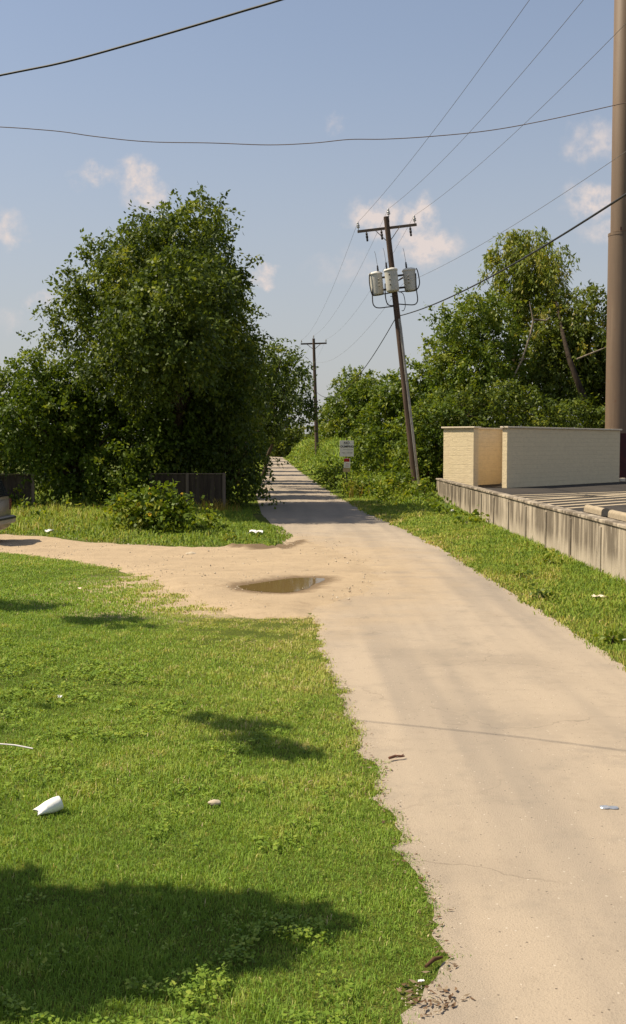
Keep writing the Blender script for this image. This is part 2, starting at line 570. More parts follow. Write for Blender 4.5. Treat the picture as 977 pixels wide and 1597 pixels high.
def foliage(name, lobes, mat, parent, sprays=70, leaves=24, L=.17, W=.085, droop=.35, spray_len=.75, seed=1,
            inner=.5, tint_bias=0.0, loose=1.0, lump=.42):
    """lobes: (x,y,z,r[,density]); leaves sit on drooping sprays in the outer shell of every lobe"""
    g = np.random.default_rng(seed)
    lb = np.array([(l[0], l[1], l[2], l[3], l[4] if len(l) > 4 else 1.0) for l in lobes], float)
    V, T = [], []
    for (x, y, z, r, den) in lb:
        ns = max(3, int(sprays * den * (r ** 2) * .9))
        d = unit(g.normal(size=(ns, 3)))
        rad = r * (inner + (1.08 - inner) * g.random(ns) ** .6) * (1 + lump * snoise(d, 2.6, seed + r * 9))
        p = np.array([x, y, z]) + d * rad[:, None] * np.array([1, 1, .92])
        sd_ = unit(d * .7 + g.normal(size=(ns, 3)) * .5 + np.array([0, 0, -droop * 1.6 + .15]))
        sl = spray_len * (.5 + g.random(ns)) * loose
        stint = .40 + g.normal() * .10 + .20 * g.normal(size=ns) + .05 * d[:, 2] + tint_bias
        k = leaves
        t = g.random((ns, k))
        cur = np.array([0, 0, -1.0]) * (droop * .6) * (t ** 2)[..., None] * sl[:, None, None]
        pos = p[:, None, :] + sd_[:, None, :] * (t * sl[:, None])[..., None] + cur + g.normal(size=(ns, k, 3)) * .10 * loose
        ax = unit(sd_[:, None, :] * .6 + g.normal(size=(ns, k, 3)) * .7 + np.array([0, 0, -droop]))
        nr = unit(d[:, None, :] * .4 + g.normal(size=(ns, k, 3)) * .65 + np.array([0, 0, .7]))
        LL = L * (.65 + .7 * g.random(ns * k))
        WW = W * (.65 + .7 * g.random(ns * k))
        V.append(leaf_quads(pos.reshape(-1, 3), ax.reshape(-1, 3), nr.reshape(-1, 3), LL, WW))
        T.append((stint[:, None] + .14 * g.normal(size=(ns, k))).ravel())
    V = np.concatenate(V)
    T = np.concatenate(T)
    off = np.array(parent.location) if parent is not None else 0
    return np_mesh(name, V - off, 4, mat, T, parent)


def limb_path(a, b, rnd, wob=.12, n=6):
    a, b = Vector(a), Vector(b)
    L = (b - a).length
    pts = []
    for i in range(n + 1):
        t = i / n
        p = a.lerp(b, t)
        if 0 < i < n:
            p += Vector((rnd.uniform(-1, 1), rnd.uniform(-1, 1), rnd.uniform(-.5, .5))) * wob * L * .35
        p.z += .12 * L * math.sin(t * math.pi) * .4
        pts.append(p)
    return pts


def tree(name, label, base, lobes, mat, cat='tree', group=None, trunk_r=.2, fork=.38, bark='bark', seed=1, limbs=9, trunk_to=None, limb_r=None, **kw):
    rnd = random.Random(seed)
    base = Vector(base)
    root = empty(name, base)
    tag(root, label, cat, group)
    zc = sum(l[2] for l in lobes) / len(lobes)
    xc = sum(l[0] for l in lobes) / len(lobes)
    yc = sum(l[1] for l in lobes) / len(lobes)
    top = Vector(trunk_to) if trunk_to else Vector((base.x + (xc - base.x) * .5, base.y + (yc - base.y) * .5, max(zc * fork * 1.5, base.z + .8)))
    tb = MB()
    path = limb_path((0, 0, -.15), top - base, rnd, .07)
    nP = len(path)
    rs = [trunk_r * (1.25 if i == 0 else 1.0) * (1 - .45 * i / (nP - 1)) for i in range(nP)]
    tb.tube(path, rs, 9)
    for l in sorted(lobes, key=lambda q: -q[3])[:limbs]:
        s0 = path[rnd.choice([nP - 3, nP - 2, nP - 1])]
        e = Vector(l[:3]) - base
        pp = limb_path(s0, e, rnd, .12)
        r0 = limb_r or trunk_r * .42
        tb.tube(pp, [r0 * (1 - .85 * i / (len(pp) - 1)) + .012 for i in range(len(pp))], 6)
        for q in range(3):
            c = pp[rnd.randint(2, len(pp) - 1)]
            dd = Vector((rnd.gauss(0, 1), rnd.gauss(0, 1), rnd.gauss(.3, .7))).normalized() * l[3] * rnd.uniform(.5, .95)
            tb.tube(limb_path(c, c + dd, rnd, .12, 4), [.035, .028, .02, .014, .008], 5)
    tb.build('trunk', M[bark], root)
    foliage('crown', lobes, M[mat], root, seed=seed, **kw)
    return root


def px_lobes(spec, Y, depth=1.0, seed=1, dens=1.0):
    """silhouette lobes (px, py, r_px) stood at distance Y, given real depth"""
    rnd = random.Random(seed)
    out = []
    for s in spec:
        px, py, r = s[:3]
        dn = s[3] if len(s) > 3 else 1.0
        yy = Y + rnd.uniform(-1, 1) * depth
        p = A(px, py, yy)
        out.append((p.x, p.y, p.z, r / F * yy, dn * dens))
    return out


# ================================================================== STRUCTURE
# ground: one sheet, finer near the camera
gm = MB()
N = 60
edge = lambda i: math.copysign(abs(i / (N / 2) - 1) ** 3.2, i / (N / 2) - 1) * 2600
gv = [(edge(i), edge(j) + 40, 0) for j in range(N + 1) for i in range(N + 1)]
gf = [(j * (N + 1) + i, j * (N + 1) + i + 1, (j + 1) * (N + 1) + i + 1, (j + 1) * (N + 1) + i) for j in range(N) for i in range(N)]
gm.add(gv, gf)
tag(gm.build('ground', M['ground']), kind='structure')

# road edges from the plan (metres)
RL = [(0, .55), (3.5, .45), (4.6, .42), (5.0, .60), (5.4, .66), (6.1, .64), (6.5, .56), (7.2, .52), (7.6, .42), (8.1, .48), (9.3, .38), (10.5, .30), (11.5, .2),
      (13, .12), (16, -.02), (20, -.2), (30, -.9), (34, -1.25), (40, -1.9), (56, -2.95), (75, -3.5), (106, -4.9), (160, -7.0), (250, -10.6), (400, -17.5)]
RR = [(0, 4.4), (8, 3.85), (12.3, 3.54), (16, 3.45), (20.7, 3.3), (25.4, 3.15), (31.5, 2.8), (40, 2.06), (56.7, 1.05), (75, .2), (106, -1.16), (160, -3.4), (250, -7), (400, -13.6)]


def lerp_tab(tab, y):
    ys = [a for a, b in tab]
    xs = [b for a, b in tab]
    return np.interp(y, ys, xs)


def xl(y):
    y = np.asarray(y, float)
    q = np.c_[y * 0, y]
    fade = np.clip(1 - (y - 18) / 30, .25, 1)
    return lerp_tab(RL, y) + fade * (.06 * snoise(q, 3.4, 2) + .05 * snoise(q, 9.0, 5))


def xr(y):
    y = np.asarray(y, float)
    q = np.c_[y * 0 + 9, y]
    return lerp_tab(RR, y) + .05 * snoise(q, 2.2, 3) + .025 * snoise(q, 9.0, 6)


ys = [-8.0]
while ys[-1] < 420:
    y_ = ys[-1]
    ys.append(y_ + (.5 if y_ < 3.5 else .06 if y_ < 17 else .12 if y_ < 40 else .5 if y_ < 90 else 4))
ys = np.array(ys)
L_, R_ = xl(np.maximum(ys, 0)), xr(np.maximum(ys, 0))
NC = 10
rv, rf = [], []
for i, y_ in enumerate(ys):
    for k in range(NC + 1):
        t = k / NC
        rv.append((L_[i] * (1 - t) + R_[i] * t, y_, .006 + .02 * math.sin(math.pi * t)))
for i in range(len(ys) - 1):
    for k in range(NC):
        a = i * (NC + 1) + k
        rf.append((a, a + 1, a + NC + 2, a + NC + 1))
rm = MB()
rm.add(rv, rf, 0, True)
tag(rm.build('road', M['road']), kind='structure')

def in_poly(P, poly):
    poly = np.asarray(poly)
    x, y = P[:, 0], P[:, 1]
    ins = np.zeros(len(P), bool)
    j = len(poly) - 1
    for i in range(len(poly)):
        xi, yi = poly[i]
        xj, yj = poly[j]
        c = ((yi > y) != (yj > y)) & (x < (xj - xi) * (y - yi) / (yj - yi + 1e-12) + xi)
        ins ^= c
        j = i
    return ins


def dist_poly(P, poly, closed=True):
    poly = np.asarray(poly, float)
    best = np.full(len(P), 1e9)
    n = len(poly)
    for i in range(n if closed else n - 1):
        a, b = poly[i], poly[(i + 1) % n]
        ab = b - a
        t = np.clip(((P - a) @ ab) / (ab @ ab + 1e-12), 0, 1)
        best = np.minimum(best, np.linalg.norm(P - (a + t[:, None] * ab), axis=1))
    return best


def dens_edge(pts, step, amp, seed):
    """resample a closed outline and roughen it"""
    out = []
    n = len(pts)
    for i in range(n):
        a, b = np.array(pts[i], float), np.array(pts[(i + 1) % n], float)
        m = max(1, int(np.linalg.norm(b - a) / step))
        for k in range(m):
            out.append(a + (b - a) * k / m)
    out = np.array(out)
    tg = np.roll(out, -1, 0) - np.roll(out, 1, 0)
    nr = unit(np.c_[-tg[:, 1], tg[:, 0]])
    return out + nr * (amp * (snoise(out, 2.0, seed) + .6 * snoise(out, 7.0, seed + 1)))[:, None]


# dirt driveway that meets the road (plan outline taken on the ground plane)
top_px = [(455, 842), (425, 856), (380, 854), (300, 855), (230, 851), (150, 846), (80, 838), (0, 834)]
bot_px = [(0, 862), (60, 869), (120, 877), (190, 884), (240, 893), (262, 905), (300, 916), (318, 934), (350, 944), (400, 950), (450, 953), (488, 958)]
top_w = [tuple(G(*p).xy) for p in top_px] + [(-12, 30.2), (-26, 31)]
bot_w = [(-26, 27.2), (-12, 25.8)] + [tuple(G(*p).xy) for p in bot_px]
ea = 1.7
bot_out = [(-26, 27.2), (-12, 25.8)] + [tuple(G(*p).xy) for p in [(0, 863), (60, 870), (120, 879), (190, 892), (240, 908), (262, 924), (300, 940), (340, 958), (400, 966), (450, 967), (490, 968)]]
DRIVE = top_w + bot_out + [(.45, 16.6), (1.3, 18.0), (1.9, 20.2), (1.6, 23), (.9, 26), (.2, 29.0), (-.6, 30.6)]
puddle_px = [(371, 918), (400, 913), (430, 908), (455, 905), (480, 904), (506, 905), (500, 911), (488, 915), (478, 921), (462, 926), (440, 928), (418, 927), (398, 925), (382, 922)]
PUD = [tuple(G(*p).xy) for p in puddle_px]
PUDr = dens_edge(PUD, .12, .05, 4)
DR = dens_edge(DRIVE, .14, .16, 9)
bb0, bb1 = DR.min(0), DR.max(0)
gx = np.arange(max(bb0[0], -13), bb1[0], .16)
gy = np.arange(bb0[1], bb1[1], .16)
gp = np.stack(np.meshgrid(gx, gy), -1).reshape(-1, 2)
gp += rng.uniform(-.05, .05, gp.shape)
gp = gp[in_poly(gp, DR) & (dist_poly(gp, DR) > .1)]
allp = np.concatenate([DR, gp])
nE = len(DR)
vs2, ed2, fc2, *_ = delaunay_2d_cdt([Vector(p) for p in allp], [(i, (i + 1) % nE) for i in range(nE)], [], 1, 1e-4)
P2 = np.array([(v.x, v.y) for v in vs2])
inside = in_poly(P2, PUDr)
dp = dist_poly(P2, PUDr)
mudbank = [tuple(G(*p).xy) for p in [(365, 855), (400, 851), (440, 845), (458, 841), (466, 847), (440, 856), (400, 860)]]
dm = np.where(in_poly(P2, mudbank), 0, dist_poly(P2, mudbank))
mud = np.clip(1 - dp / .6, 0, 1) * .85
south = (P2[:, 1] < 20.0)
mud = np.maximum(mud, np.clip(1 - dm / .5, 0, 1) * 1.0)
mud = np.where(inside, 1, mud)
edge_d = dist_poly(P2, DR)
soft = np.clip(edge_d / .5, 0, 1)
rut = .022 * snoise(P2, 2.4, 3) + .012 * snoise(P2, 7, 8)
Z2 = -.012 + .05 * np.clip(edge_d / .35, 0, 1) + soft * (.02 + rut) + np.clip(1 - dm / .4, 0, 1) * (.045 + .10 * snoise(P2 * np.array([.5, 1.6]), 7, 12))
xe = np.clip(1 - edge_d / .9, 0, 1) * (P2[:, 0] > xl(P2[:, 1]) - .1) * (P2[:, 1] < 32)
xe = np.where(inside | (dp < .2), 0, xe)
Z2 = Z2 * (1 - xe) + (-.012) * xe
Z2 = np.where(inside, .031, np.where(dp < .35, .034 + (Z2 - .034) * dp / .35, Z2))
dm_ = MB()
dm_.add([(a, b, c) for (a, b), c in zip(P2, Z2)], [tuple(f) for f in fc2], 0, True)
do = dm_.build('driveway', M['dirt'])
at = do.data.attributes.new('mud', 'FLOAT', 'POINT')
at.data.foreach_set('value', mud.astype(np.float32))
tag(do, kind='structure')
vsp, _, fcp, *_ = delaunay_2d_cdt([Vector(p) for p in PUDr], [(i, (i + 1) % len(PUDr)) for i in range(len(PUDr))], [], 1, 1e-4)
pm = MB()
pm.add([(v.x, v.y, .0375) for v in vsp], [tuple(f) for f in fcp])
tag(pm.build('puddle', M['water']), 'muddy brown puddle at the mouth of the dirt driveway', 'puddle', kind='structure')

# grassy bank that rises beyond the right verge further along the lane
def sstep(v, a_, b_):
    t = np.clip((np.asarray(v, float) - a_) / (b_ - a_), 0, 1)
    return t * t * (3 - 2 * t)


def bank(x, y):
    off = np.asarray(x) - lerp_tab(RR, y)
    return 2.2 * sstep(off, .6, 4.2) * sstep(y, 58, 118)


bk = MB()
by_ = np.concatenate([np.arange(56, 130, 1.5), np.arange(130, 420, 8)])
bo_ = np.concatenate([np.arange(.4, 5.0, .35), np.array([7, 10, 20, 60, 160, 400])])
bv_ = []
for y_ in by_:
    x0 = float(lerp_tab(RR, y_))
    for o_ in bo_:
        z_ = float(bank(x0 + o_, y_))
        bv_.append((x0 + o_, y_, z_ + .03 * math.sin(o_ * 3 + y_) * min(z_, 1) - (.02 if z_ < .01 else 0)))
nb_ = len(bo_)
bk.add(bv_, [(j * nb_ + i, j * nb_ + i + 1, (j + 1) * nb_ + i + 1, (j + 1) * nb_ + i) for j in range(len(by_) - 1) for i in range(nb_ - 1)], 0, True)
tag(bk.build('verge_bank', M['ground']), kind='structure')

# raised parking lot behind the retaining wall
LOT = .65
lot = [(5.55, 8), (5.62, 19.5), (5.7, 47.6), (6.0, 50.5), (9.5, 57), (14, 61), (60, 66), (60, 8)]
lm = MB()
lm.add([(x, y, LOT) for x, y in lot] + [(x, y, -.1) for x, y in lot],
       [tuple(range(len(lot)))[::-1]] + [(i, (i + 1) % len(lot), (i + 1) % len(lot) + len(lot), i + len(lot)) for i in range(len(lot))])
lot_o = lm.build('parking_lot', M['asphalt'])
bmx = bmesh.new(); bmx.from_mesh(lot_o.data); bmesh.ops.recalc_face_normals(bmx, faces=bmx.faces); bmx.to_mesh(lot_o.data); bmx.free()
tag(lot_o, kind='structure')
st = MB()
for k in range(8):
    y0 = 32.0 + k * 1.22
    a = Vector((7.3, y0, LOT + .004))
    b = a + Vector((5.6, 5.4 + .12 * k, 0))
    if k > 4:
        b = a + Vector((7.5, 4.6, 0))
    dd = (b - a).normalized()
    pn = Vector((-dd.y, dd.x, 0)) * .14
    st.add([a - pn, b - pn, b + pn, a + pn], [(0, 1, 2, 3)])
a = Vector((8.3, 29.6, LOT + .004)); b = a + Vector((5.5, 3.6, 0)); pn = Vector((-.3, .5, 0)).normalized() * .08
st.add([a - pn, b - pn, b + pn, a + pn], [(0, 1, 2, 3)])
tag(st.build('parking_marking', M['stripe']), kind='structure')

# ------------------------------------------------------------------ retaining wall: panels with joints and a coping
wall = empty('retaining_wall', (5.5, 30, 0))
tag(wall, 'long low concrete retaining wall, stained grey with vertical streaks, along the right verge', 'wall')
wx = lambda y: 5.6 - .15 * (y - 19.5) / 26.5
yy = 9.0
rw = random.Random(4)
pb = MB()
while yy < 48.0:
    ln = 2.42
    y1 = min(yy + ln, 48.0)
    h = 1.02 + rw.uniform(-.012, .012)
    x0, x1 = wx(yy + .015), wx(y1 - .015)
    j = rw.uniform(-.008, .008)
    pts = [(x0 + j, yy + .015), (x1 + j, y1 - .015), (x1 + .19 + j, y1 - .015), (x0 + .19 + j, yy + .015)]
    vs = [(a - 5.5, b - 30, -.1) for a, b in pts] + [(a - 5.5, b - 30, h) for a, b in pts]
    pb.add(vs, [(0, 3, 2, 1), (4, 5, 6, 7), (0, 1, 5, 4), (1, 2, 6, 5), (2, 3, 7, 6), (3, 0, 4, 7)])
    yy = y1
pb.build('wall_panel', M['concrete'], wall, .015)
cb = MB()
yy = 9.0
while yy < 48.0:
    y1 = min(yy + 4.84, 48.0)
    x0, x1 = wx(yy), wx(y1)
    zt = 1.0 + rw.uniform(-.015, .01) + .035
    pts = [(x0 - .035, yy + .006), (x1 - .035, y1 - .006), (x1 + .235, y1 - .006), (x0 + .235, yy + .006)]
    vs = [(a - 5.5, b - 30, zt - .03) for a, b in pts] + [(a - 5.5, b - 30, zt + .035) for a, b in pts]
    cb.add(vs, [(0, 3, 2, 1), (4, 5, 6, 7), (0, 1, 5, 4), (1, 2, 6, 5), (2, 3, 7, 6), (3, 0, 4, 7)])
    yy = y1
cb.build('coping', M['concrete'], wall, .012)
kb = MB()
yy = 9.0 + 2.42
k = 0
while yy < 47:
    kb.add(*(lambda x, y: ([(x - .03 - 5.5, y - .07 - 30, -.1), (x - .03 - 5.5, y + .07 - 30, -.1), (x + .04 - 5.5, y + .07 - 30, -.1), (x + .04 - 5.5, y - .07 - 30, -.1),
                            (x - .03 - 5.5, y - .07 - 30, .93), (x - .03 - 5.5, y + .07 - 30, .93), (x + .04 - 5.5, y + .07 - 30, .93), (x + .04 - 5.5, y - .07 - 30, .93)],
                           [(0, 3, 2, 1), (4, 5, 6, 7), (0, 1, 5, 4), (1, 2, 6, 5), (2, 3, 7, 6), (3, 0, 4, 7)]))(wx(yy), yy))
    yy += 2.42
kb.build('joint_strip', simple('joint_strip', (.42, .36, .28), (.15, .12, .09), 5, .9, .1, 0, .3, (1, 1, .2)), wall, .008)

# ------------------------------------------------------------------ block enclosure on the lot (turned 45 degrees)
ang = math.atan2(.75, .66)
enc = empty('block_enclosure', (8.45, 47.5, LOT), (0, 0, ang))
tag(enc, 'cream painted block enclosure with a pale cap beside the tall brown pole', 'enclosure')
HE = 2.62


def enc_wall(name, u0, u1, v0, v1, h=HE):
    b = MB()
    b.box(((u0 + u1) / 2, (v0 + v1) / 2, h / 2 - .02), (u1 - u0, v1 - v0, h + .04))
    return b.build(name, M['block'], enc, .01)


def enc_cap(u0, u1, v0, v1, h=HE):
    b = MB()
    b.box(((u0 + u1) / 2, (v0 + v1) / 2, h + .035), (u1 - u0 + .16, v1 - v0 + .16, .07))
    return b.build('cap', M['cap'], enc, .012)


enc_wall('front_wall', 0, 10.9, 0, .25); enc_cap(0, 10.9, 0, .25)
enc_wall('return_wall', -.62, -.22, 1.32, 2.92); enc_cap(-.62, -.22, 1.32, 2.92)
enc_wall('rear_wall', -.2, 10.9, 2.95, 3.15); enc_cap(-.13, 10.9, 2.95, 3.15)
enc_wall('divider_wall', 4.4, 4.6, .27, 2.93); enc_cap(4.4, 4.6, .42, 2.86)
kb_ = MB()
kb_.box((4.25, 1.6, .05), (.22, 2.5, .1))
kb_.build('curb', M['cap'], enc)
wh = MB()
wh.box((11.25, .05, .1), (.6, .18, .17))
wh.build('kerb_stub', M['cap'], enc, .02)

# ------------------------------------------------------------------ tall brown steel pole
sp = A(963.5, 700, 58)
pole = empty('steel_pole', (sp.x, 58, LOT - .1))
tag(pole, 'tall round brown steel pole behind the enclosure at the right edge', 'pole')
b = MB()
b.lathe([(.66, 2.6), (.66, 12.9), (.655, 13.0)], 48)
b.build('lower_shaft', M['steel_brown'], pole)
b = MB()
b.lathe([(.675, 12.92), (.675, 13.06)], 48)
b.build('collar', M['steel_brown'], pole, .01)
b = MB()
b.lathe([(.55, 13.1), (.55, 31), (.5, 31.05)], 48)
b.build('upper_shaft', M['steel_brown'], pole)
b = MB()
b.lathe([(.67, 0), (.67, 2.6)], 48)
b.lathe([(.95, 0), (.95, .16)], 32)
b.build('painted_base', M['maroon'], pole)
b = MB()
b.box((.38, -.62, 14.55), (.32, .22, .12)); b.box((.30, -.70, 14.42), (.08, .1, .22)); b.box((.46, -.66, 14.35), (.06, .08, .3))
b.build('bracket', M['white_paint'], pole, .01)
b = MB()
b.box((.30, -.70, 13.25), (.1, .06, .26))
b.build('lug', M['maroon'], pole)
b = MB()
b.box((-.2, -.64, 13.2), (.06, .06, .16))
b.build('lug', M['maroon'], pole)

# ------------------------------------------------------------------ wheel stops
def wheel_stop(x, y0, y1, label):
    o = empty('wheel_stop', (x, (y0 + y1) / 2, LOT))
    tag(o, label, 'wheel stop', 'concrete wheel stops behind the retaining wall')
    L2 = (y1 - y0) / 2
    n = 10
    b = MB()
    prof = [(.10 * math.cos(math.pi * i / n), .06 + .085 * math.sin(math.pi * i / n)) for i in range(n + 1)]
    prof = [(.105, -.045)] + prof + [(-.105, -.045)]
    pts = [(a, -L2, c + .12) for a, c in prof] + [(a, L2, c + .12) for a, c in prof]
    k = len(prof)
    b.add(pts, [(i, i + 1, i + 1 + k, i + k) for i in range(k - 1)] + [tuple(range(k)), tuple(reversed(range(k, 2 * k))), (0, k, 2 * k - 1, k - 1)])
    b.build('stop_bar', M['stop'], o, .01)
    for s in (-1, 1):
        b = MB()
        b.box((0, s * L2 * .72, .037), (.2, .3, .07))
        b.build('block', M['post_wood'], o, .006)
    return o


wheel_stop(7.4, 27.5, 29.3, 'rounded cream concrete wheel stop fully in view above the wall')
wheel_stop(7.4, 25.1, 26.9, 'cream concrete wheel stop cut by the right picture edge')

# ------------------------------------------------------------------ utility poles
PB = A(651.5, 774, 54)
PT = A(602.5, 338, 54)
PB.z = 0
PL = (PT - PB).length
lean = math.atan2(PT.x - PB.x, PT.z)
up1 = empty('utility_pole', PB, (0, lean, 0))
tag(up1, 'leaning wooden utility pole with three cream transformers and a crossarm', 'utility pole')
Minv = Matrix.Rotation(lean, 3, 'Y').inverted()
M1 = Matrix.Rotation(lean, 3, 'Y')


def loc1(px, py, y=0.0):
    p = Minv @ (A(px, py, 54) - PB)
    return Vector((p.x, y, p.z))


def zl(zx, zy, y=0.0):      # from the zoomed crop used while measuring
    return loc1(570 + zx / 9.39, 320 + zy / 9.39, y)


b = MB()
b.tube([(0, 0, -.3), (0, 0, 2), (0, 0, PL * .5), (0, 0, PL)], [.205, .195, .165, .125], 18)
b.build('shaft', M['pole_wood'], up1)
b = MB()
b.tube([(.10, -.19, -.1), (.095, -.175, 4), (.085, -.155, 8.3), (.07, -.14, 8.75)], .066, 10)
for z in (1.5, 3.6, 5.7, 7.8):
    b.tube([(.10 - .002 * z, -.19 + .004 * z, z), (.10 - .002 * z, -.19 + .004 * z, z + .05)], .076, 10)
b.build('riser_pipe', M['conduit'], up1)
za = PL - .52
b = MB()
b.box((0, .17, za), (2.92, .1, .125))
b.build('crossarm', M['arm_wood'], up1, .008)
for s in (-1, 1):
    b = MB()
    b.tube([(s * .62, .11, za - .02), (s * .1, .1, za - .62)], .018, 6)
    b.build('brace', M['arm_wood'], up1)


def pin_insulator(x, y, z, sc=1.0):
    b = MB()
    b.lathe([(.02, 0), (.02, .10), (.05, .11), (.085, .13), (.085, .16), (.05, .18), (.06, .2), (.085, .215), (.08, .25), (.045, .27), (.05, .3), (.055, .34), (.04, .38), (.015, .39)], 14, (x, y, z))
    return b


for (x, z) in ((-1.40, za + .062), (1.38, za + .062)):
    pin_insulator(x, .17, z).build('insulator', M['porcelain'], up1)
b = pin_insulator(.14, .02, PL - .02)
b.box((.12, .02, PL - .12), (.04, .05, .3))
b.build('insulator', M['porcelain'], up1)
for x in (-1.03, -.30, 1.12):
    b = MB()
    b.tube([(x, .12, za - .06), (x, .10, za - .2)], .03, 8)
    b.lathe([(.03, 0), (.055, -.02), (.055, -.1), (.035, -.12), (.06, -.14), (.06, -.26), (.035, -.28), (.05, -.3), (.05, -.4), (.02, -.42)], 10, (x, .10, za - .12))
    b.build('cutout', M['dark_metal'], up1)
canz = loc1(614, 457).z
cans = [(-.82, .10), (-.12, -.54), (.82, .12)]
for i, (cx_, cy_) in enumerate(cans):
    b = MB()
    b.lathe([(.27, 0), (.30, .02), (.31, .08), (.315, .6), (.315, 1.0)], 28, (cx_, cy_, canz))
    can = b.build('transformer', M['can'], up1)
    b = MB()
    b.lathe([(.335, .99), (.345, 1.0), (.345, 1.04), (.31, 1.09), (.2, 1.13), (.02, 1.15)], 28, (cx_, cy_, canz))
    b.build('lid', M['white_paint'], can)
    b = MB()
    bx_, by_ = cx_ + (.12 if i == 0 else -.12 if i == 2 else -.2), cy_ - .2
    b.lathe([(.035, 0), (.055, .04), (.035, .08), (.055, .12), (.035, .16), (.055, .2), (.03, .24), (.045, .28), (.015, .34)], 10, (bx_, by_, canz + 1.08))
    b.build('bushing', M['dark_metal'], can)
    b = MB()
    b.tube([(bx_, by_, canz + 1.4), (bx_ - .03, by_, canz + 1.95), (bx_ - .06, by_ + .02, canz + 2.1)], .010, 5)
    b.build('jumper_wire', M['wire_grey'], can)
    for q in range(3):
        b = MB()
        pz = (cx_ - .12, cy_ - .31, canz + .3 + .24 * q) if i == 1 else (cx_ + (.1 if i == 0 else -.1), cy_ - .32, canz + .72 - .16 * q)
        b.lathe([(.03, 0), (.04, .02), (.02, .05), (.035, .07), (.012, .1)], 8, pz, Matrix.Rotation(R(90), 3, 'X'))
        b.build('terminal', M['dark_metal'] if i == 1 else M['conduit'], can)
    for zz in (.82, .22):
        b = MB()
        b.box((cx_ * .5, cy_ * .5, canz + zz), (abs(cx_) + .12, .07, .09) if abs(cx_) > .3 else (.08, abs(cy_) + .05, .09))
        b.build('mount', M['dark_metal'], up1)


def smooth_path(pts, n=5):
    out = []
    P = [Vector(p) for p in pts]
    P = [P[0]] + P + [P[-1]]
    for i in range(1, len(P) - 2):
        for k in range(n):
            t = k / n
            p0, p1, p2, p3 = P[i - 1], P[i], P[i + 1], P[i + 2]
            out.append(.5 * ((2 * p1) + (p2 - p0) * t + (2 * p0 - 5 * p1 + 4 * p2 - p3) * t * t + (3 * p1 - p0 - 3 * p2 + p3) * t ** 3))
    out.append(P[-2])
    return out


loops = [[(100, 990), (62, 1020), (62, 1150), (90, 1290), (130, 1322), (300, 1300), (420, 1275)],
         [(105, 1100), (105, 1400), (135, 1485), (200, 1508), (330, 1495), (430, 1480)],
         [(290, 1150), (292, 1330), (318, 1440), (360, 1472), (430, 1468)],
         [(745, 925), (766, 980), (792, 1130), (770, 1215), (720, 1252), (600, 1262), (490, 1272)],
         [(738, 1000), (745, 1220), (764, 1380), (745, 1440), (700, 1462), (600, 1460), (480, 1448)],
         [(480, 1262), (550, 1300), (578, 1400), (582, 1490), (560, 1545), (535, 1545)],
         [(370, 1335), (395, 1345), (420, 1340)]]
for i, lp in enumerate(loops):
    b = MB()
    b.tube(smooth_path([zl(x, y, -.10 if 0 < k < len(lp) - 1 else -.02) for k, (x, y) in enumerate(lp)]), .028 if i < 5 else .018, 7)
    b.build('cable_loop', M['dark_metal'], up1)
b = MB()
p1_, p2_ = zl(480, 1115, -.3), zl(545, 1072, -.3)
b.tube([p1_, p2_], [.03, .05], 8)
b.tube([p1_, zl(440, 1130, -.3)], .02, 6)
b.build('arrester', M['dark_metal'], up1)

# far pole
P2B = A(495, 700, 125); P2B.z = float(bank(P2B.x, 125)) - .05
P2T = A(489.5, 528, 125)
lean2 = math.atan2(P2T.x - P2B.x, P2T.z - P2B.z)
L2_ = (P2T - P2B).length
M2 = Matrix.Rotation(lean2, 3, 'Y')
up2 = empty('utility_pole', P2B, (0, lean2, 0))
tag(up2, 'distant brown utility pole with a bare crossarm standing beyond the white sign', 'utility pole')
b = MB()
b.tube([(0, 0, -.3), (0, 0, L2_ * .5), (0, 0, L2_)], [.24, .2, .15], 12)
b.build('shaft', M['pole_wood'], up2)
b = MB()
b.box((0, .2, L2_ - .55), (2.95, .13, .17))
b.build('crossarm', M['pole_wood'], up2)
for s in (-1, 1):
    b = MB()
    b.tube([(s * .8, .12, L2_ - .6), (s * .12, .12, L2_ - 1.15)], .03, 6)
    b.build('brace', M['pole_wood'], up2)
for (x, y, z) in ((-1.4, .2, L2_ - .47), (1.4, .2, L2_ - .47), (0, 0, L2_)):
    pin_insulator(x, y, z).build('insulator', M['porcelain'], up2)
P2w = lambda x, z: P2B + M2 @ Vector((x, .1, z))
P1w = lambda x, y, z: PB + M1 @ Vector((x, y, z))


# ------------------------------------------------------------------ overhead lines
def catenary(a, b, sag, n=40):
    a, b = Vector(a), Vector(b)
    return [a.lerp(b, i / n) - Vector((0, 0, 4 * sag * (i / n) * (1 - i / n))) for i in range(n + 1)]


def wire(name, label, spans, r, mat, cat='power line', group=None, kink=0):
    b = MB()
    for (a, c, s) in spans:
        pts = catenary(a, c, s)
        if kink:
            rk = random.Random(3)
            pts = [p + Vector((0, 0, rk.uniform(-1, 1) * kink)) for p in pts]
            pts = smooth_path(pts, 3)
        b.tube(pts, r, 6)
    o = b.build(name, mat)
    tag(o, label, cat, group)
    return o


GRP = 'overhead lines strung between the poles'


def near_end(px, py, Ymid, start, Yend=-12):
    """extend the line from the pole through the point seen at (px,py), at distance Ymid"""
    m = A(px, py, Ymid)
    t = (Yend - start.y) / (m.y - start.y)
    e = start + (m - start) * t
    tm = 1 / t
    e.z = start.z
    sag = (start.z - m.z) / (4 * tm * (1 - tm))
    return e, sag


